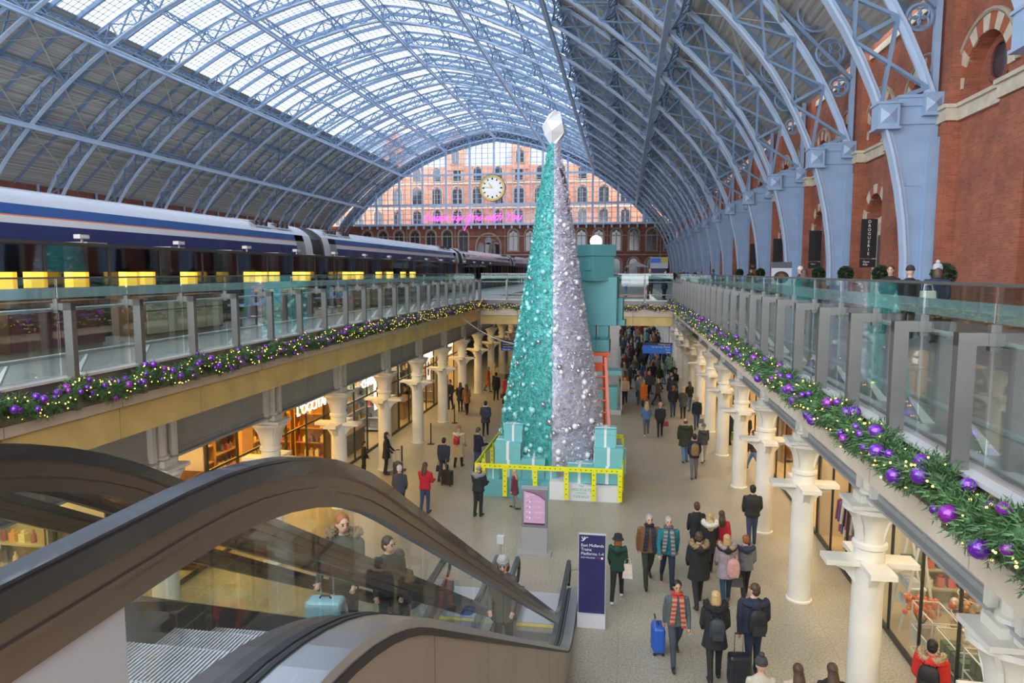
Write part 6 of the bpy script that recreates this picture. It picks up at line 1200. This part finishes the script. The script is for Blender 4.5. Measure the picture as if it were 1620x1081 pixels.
# right of the tree
PP('long haired girl in light denim jacket walking away', 1.17, 33.4, .05, 1.68, (.10, .19, .36), (.13, .13, .15), 'hip', shoe=(.75, .74, .72), hair=('long', 'blond'), walk=.2, female=True, arms=PK); P = PP('girl in black jacket and pink hat beside the denim jacket', 1.81, 33.3, .0, 1.64, BLK, BLK, 'hip', hair=None, hat=('beanie', (.55, .33, .32)), walk=.25, female=True, arms=PK, bulk=1.1); handbag(P['W']((.28, -.05, .95)), 'black and red handbag of the girl in the pink hat', (.25, .015, .02))
PP('bald man in olive green parka walking away', 2.60, 28.9, .1, 1.84, (.03, .035, .02), LJEAN, 'thigh', hair=('balding', 'brown'), hood=(.03, .035, .02), walk=.2, arms=PK, bulk=1.2); PP('boy in charcoal hoodie, grey joggers and grey beanie', 3.34, 29.0, .1, 1.62, (.05, .052, .056), (.40, .39, .37), 'hip', hair=None, hat=('beanie', (.12, .13, .14)), hood=(.05, .052, .056), walk=.3, arms=PK); P = PP('person in navy jacket with a tan patterned backpack', 2.74, 26.6, .0, 1.74, NVY, (.13, .13, .15), 'hip', hair=('short', 'black'), hood=NVY, walk=.15, arms=PK); backpack(P, 'tan patterned backpack on the navy jacket', (.24, .14, .06), w=.32, h=.46)
P = PP('woman in black leather jacket over white top walking towards the camera', 3.70, 35.3, pi, 1.66, (.02, .02, .024), JEAN, 'hip', hair=('bun', 'blond'), walk=.3, female=True, arms=HOLD); handbag(P['hands'][-1], 'grey bag carried by the woman in the leather jacket', (.16, .15, .15)); PP('man in black puffer jacket and jeans in the couple walking away', 2.73, 38.1, 0, 1.72, BLK, JEAN, 'hip', hair=('short', 'ginger'), walk=.2, arms=PK, bulk=1.15, hood=BLK); PP('blonde woman in charcoal jacket and black skirt of the couple walking away', 3.24, 37.8, 0, 1.68, DGR, BLK, 'thigh', hair=('bob', 'blond'), walk=.15, female=True, arms=PK); PP('woman in black with red jumper near the right columns', 3.77, 40.0, .3, 1.68, BLK, LJEAN, 'hip', hair=('long', 'brown'), walk=.2, female=True, arms=PK)
P = PP('person in navy coat with a green bag partly behind a right column', 4.85, 32.3, .6, 1.6, (.02, .03, .07), BLK, 'thigh', hair=('short', 'brown'), walk=.15, arms=HOLD); handbag(P['hands'][1], 'lime green bag behind a right hand column', (.2, .5, .03), .3, .36); PP('man in dark brown jacket and magenta shirt behind a right column', 5.35, 31.0, pi - .5, 1.78, (.035, .022, .014), DGR, 'hip', hair=('balding', 'brown'), walk=.15, arms=PK, scarf=((.4, .02, .25), (.4, .02, .25))); PP('woman in dark jacket, jeans and tall boots striding past a right column', 5.2, 28.2, .9, 1.68, (.045, .03, .025), LJEAN, 'hip', shoe=(.03, .02, .02), hair=('long', 'brown'), walk=.5, female=True, arms=PK)
# escalator riders
ez = lambda y: base_z(y) + .0
P = PP('ginger man in olive jacket riding the farther escalator up behind a pale blue suitcase', -3.5, 8.2, pi + .1, 1.76, (.05, .06, .045), (.035, .04, .05), 'hip', z=ez(8.2), hair=('short', 'ginger'), fur=(.2, .15, .09), walk=.05, arms=((.3, .6), (.55, .5)), bulk=1.1, head=(.6, 0)); suitcase(-3.55, 7.7, ez(7.7) + .02, .1, 'pale blue hard suitcase standing on the escalator steps', (.30, .58, .68), .46, .26, .52, .38)
PP('dark haired man in dark green jacket riding the farther escalator', -3.4, 9.6, pi + .3, 1.74, (.02, .03, .025), BLK, 'hip', z=ez(9.6), hair=('short', 'black'), walk=.05, arms=PK, head=(.9, 0)); PP('person in grey beanie and black coat riding the farther escalator', -3.7, 11.0, pi, 1.72, BLK, BLK, 'hip', z=ez(11.0), hair=('bob', 'black'), hat=('beanie', DGR), walk=.05, arms=PH, head=(.8, 0)); PP('person in pale grey beanie and long coat low on the nearer escalator', -1.8, 10.4, pi, 1.66, (.07, .065, .05), BLK, 'thigh', z=ez(10.4), hair=('bob', 'brown'), hat=('beanie', (.3, .3, .3)), walk=.05, arms=PK, head=(0, -.3))
# terrace
PP('white haired man in dark jacket on the right terrace', 6.2, 26.1, 1.2, 1.74, (.06, .055, .05), DGR, 'hip', z=DECK, hair=('short', 'white'), walk=.1, arms=PK, head=(0, -.3)); PP('man in black leather jacket leaning at the right terrace', 6.6, 18.8, 2.6, 1.70, BLK, BLK, 'hip', z=DECK, hair=('short', 'brown'), walk=.1, arms=PK); PP('person in dark knitted hat next to the leather jacket on the right terrace', 6.6, 17.6, -.3, 1.66, BLK, BLK, 'hip', z=DECK, hair=None, hat=('beanie', (.03, .03, .04)), walk=.1, arms=PK); P = PP('person in pale bobble hat and navy coat on the right terrace', 6.7, 16.4, -.2, 1.72, (.02, .03, .07), BLK, 'hip', z=DECK, hair=('bob', 'brown'), hat=('pom', (.42, .42, .44)), walk=.35, arms=PK, bulk=1.1); handbag(P['W']((-.2, -.22, 1.3)), 'white cotton tote on the navy coat', (.7, .68, .6), .34, .36)
PP('person standing against the far balustrade looking over', 1.4, 39.1, pi, 1.74, BLK, BLK, 'hip', z=DECK, hair=('short', 'brown'), walk=.05, arms=PH); PP('person in dark coat leaning on the far balustrade at the right corner', 2.2, 39.3, pi + .6, 1.62, NVY, BLK, 'thigh', z=DECK, hair=('bob', 'black'), walk=.05, arms=PH); PP('person in teal skirt and tan boots seen through the right balustrade', 4.4, 18.2, .2, 1.62, (.015, .14, .14), (.25, .13, .06), 'thigh', z=DECK, hair=('long', 'brown'), walk=.2, arms=PK)
# the crowd beyond the bridge
TPL = [body(walk=w_, arms=a_, coat=c_, female=f_, vox=.034, bulk=b_) for w_, a_, c_, f_, b_ in ((.3, PK, 'hip', False, 1.1), (.12, PK, 'thigh', True, 1.1), (.35, SW, 'hip', False, 1.15), (.25, HOLD, 'knee', True, 1.), (.05, PH, 'hip', False, 1.05))]
CC = [('black', BLK)] * 7 + [('navy', NVY)] * 3 + [('charcoal', DGR)] * 3 + [('grey', GRY)] * 2 + [('camel', (.30, .16, .06)), ('olive', (.04, .045, .025)), ('red', (.45, .02, .03)), ('orange', (.55, .14, .02)), ('sage green', (.2, .34, .26)), ('cream', (.55, .48, .3)), ('blue', (.05, .12, .35)), ('brown', (.09, .05, .03))]
rnd = random.Random(21); spots = []
def scatter(n, x0, x1, y0, y1, dmin, where, zz=0.):
    k = 0
    for _ in range(4000):
        if k >= n: break
        y = y0 + (y1 - y0) * rnd.random() ** 1.15; x = rnd.uniform(x0, x1)
        if any(hypot(x - a, y - b) < dmin for a, b, _z, _w in spots): continue
        spots.append((x, y, zz, where)); k += 1
for x, y in ((3.7, 35.3), (2.73, 38.1), (3.24, 37.8), (3.77, 40.), (-7.61, 41.3), (-6.86, 40.4), (-9.68, 38.1), (-8.47, 37), (-9, 37.7), (-1, 38.8), (-.2, 38.8)): spots.append((x, y, 0, None))
scatter(105, -.2, 3.62, 40.5, 92, .74, 'in crowd right of tree'); scatter(22, -8.8, -4.6, 41.5, 70, .7, 'in crowd left of tree'); scatter(14, 5.3, 9., 44, 120, 1.2, 'on the far right terrace', DECK); scatter(5, -6, 1.5, 40, 43.5, .9, 'on the cross bridge', DECK)
seen = {}
spots = [q for q in spots if q[3]]; spots.sort(key=lambda q: q[0] / q[1])
for i, (x, y, zz, where) in enumerate(spots):
    me, hands, hd, R, B = TPL[rnd.randrange(5)]; cn, cc = rnd.choice(CC); hk = rnd.choice(('short', 'short', 'long', 'bob')); hc = rnd.choice(('black', 'brown', 'brown', 'blond', 'grey')); k = (cn, where); seen[k] = seen.get(k, 0) + 1; tr_ = rnd.choice((BLK, BLK, JEAN, NVY, GRY, LJEAN))
    p = link('person', me, None, 'distant person, %s coat, %s, %s from left' % (cn, where, ORD[seen[k] - 1] if seen[k] <= len(ORD) else '%dth' % seen[k]), 'person', 'crowd ' + where, loc=(x, y, zz), rz=rnd.choice((0, 0, pi, pi, 1.2, -1.2)) + rnd.uniform(-.5, .5)); p.scale = (rnd.uniform(.94, 1.05),) * 3
    for j, m in enumerate((SK[rnd.randrange(2)], cloth(cc), cloth(tr_), cloth(SHOE, .5), M_EYE, M_LIPS)): p.material_slots[j].link = 'OBJECT'; p.material_slots[j].material = m
    ky = ('hair', hk, hc, id(me))
    if ky not in seen: seen[ky] = hairmesh(hk, hd, R).mesh('hair', mat('hair_' + hc, HAIRC[hc], .5, var=.25, scale=30), True)
    link('hair', seen[ky], p)

bpy.data.scenes.remove(TMPS)
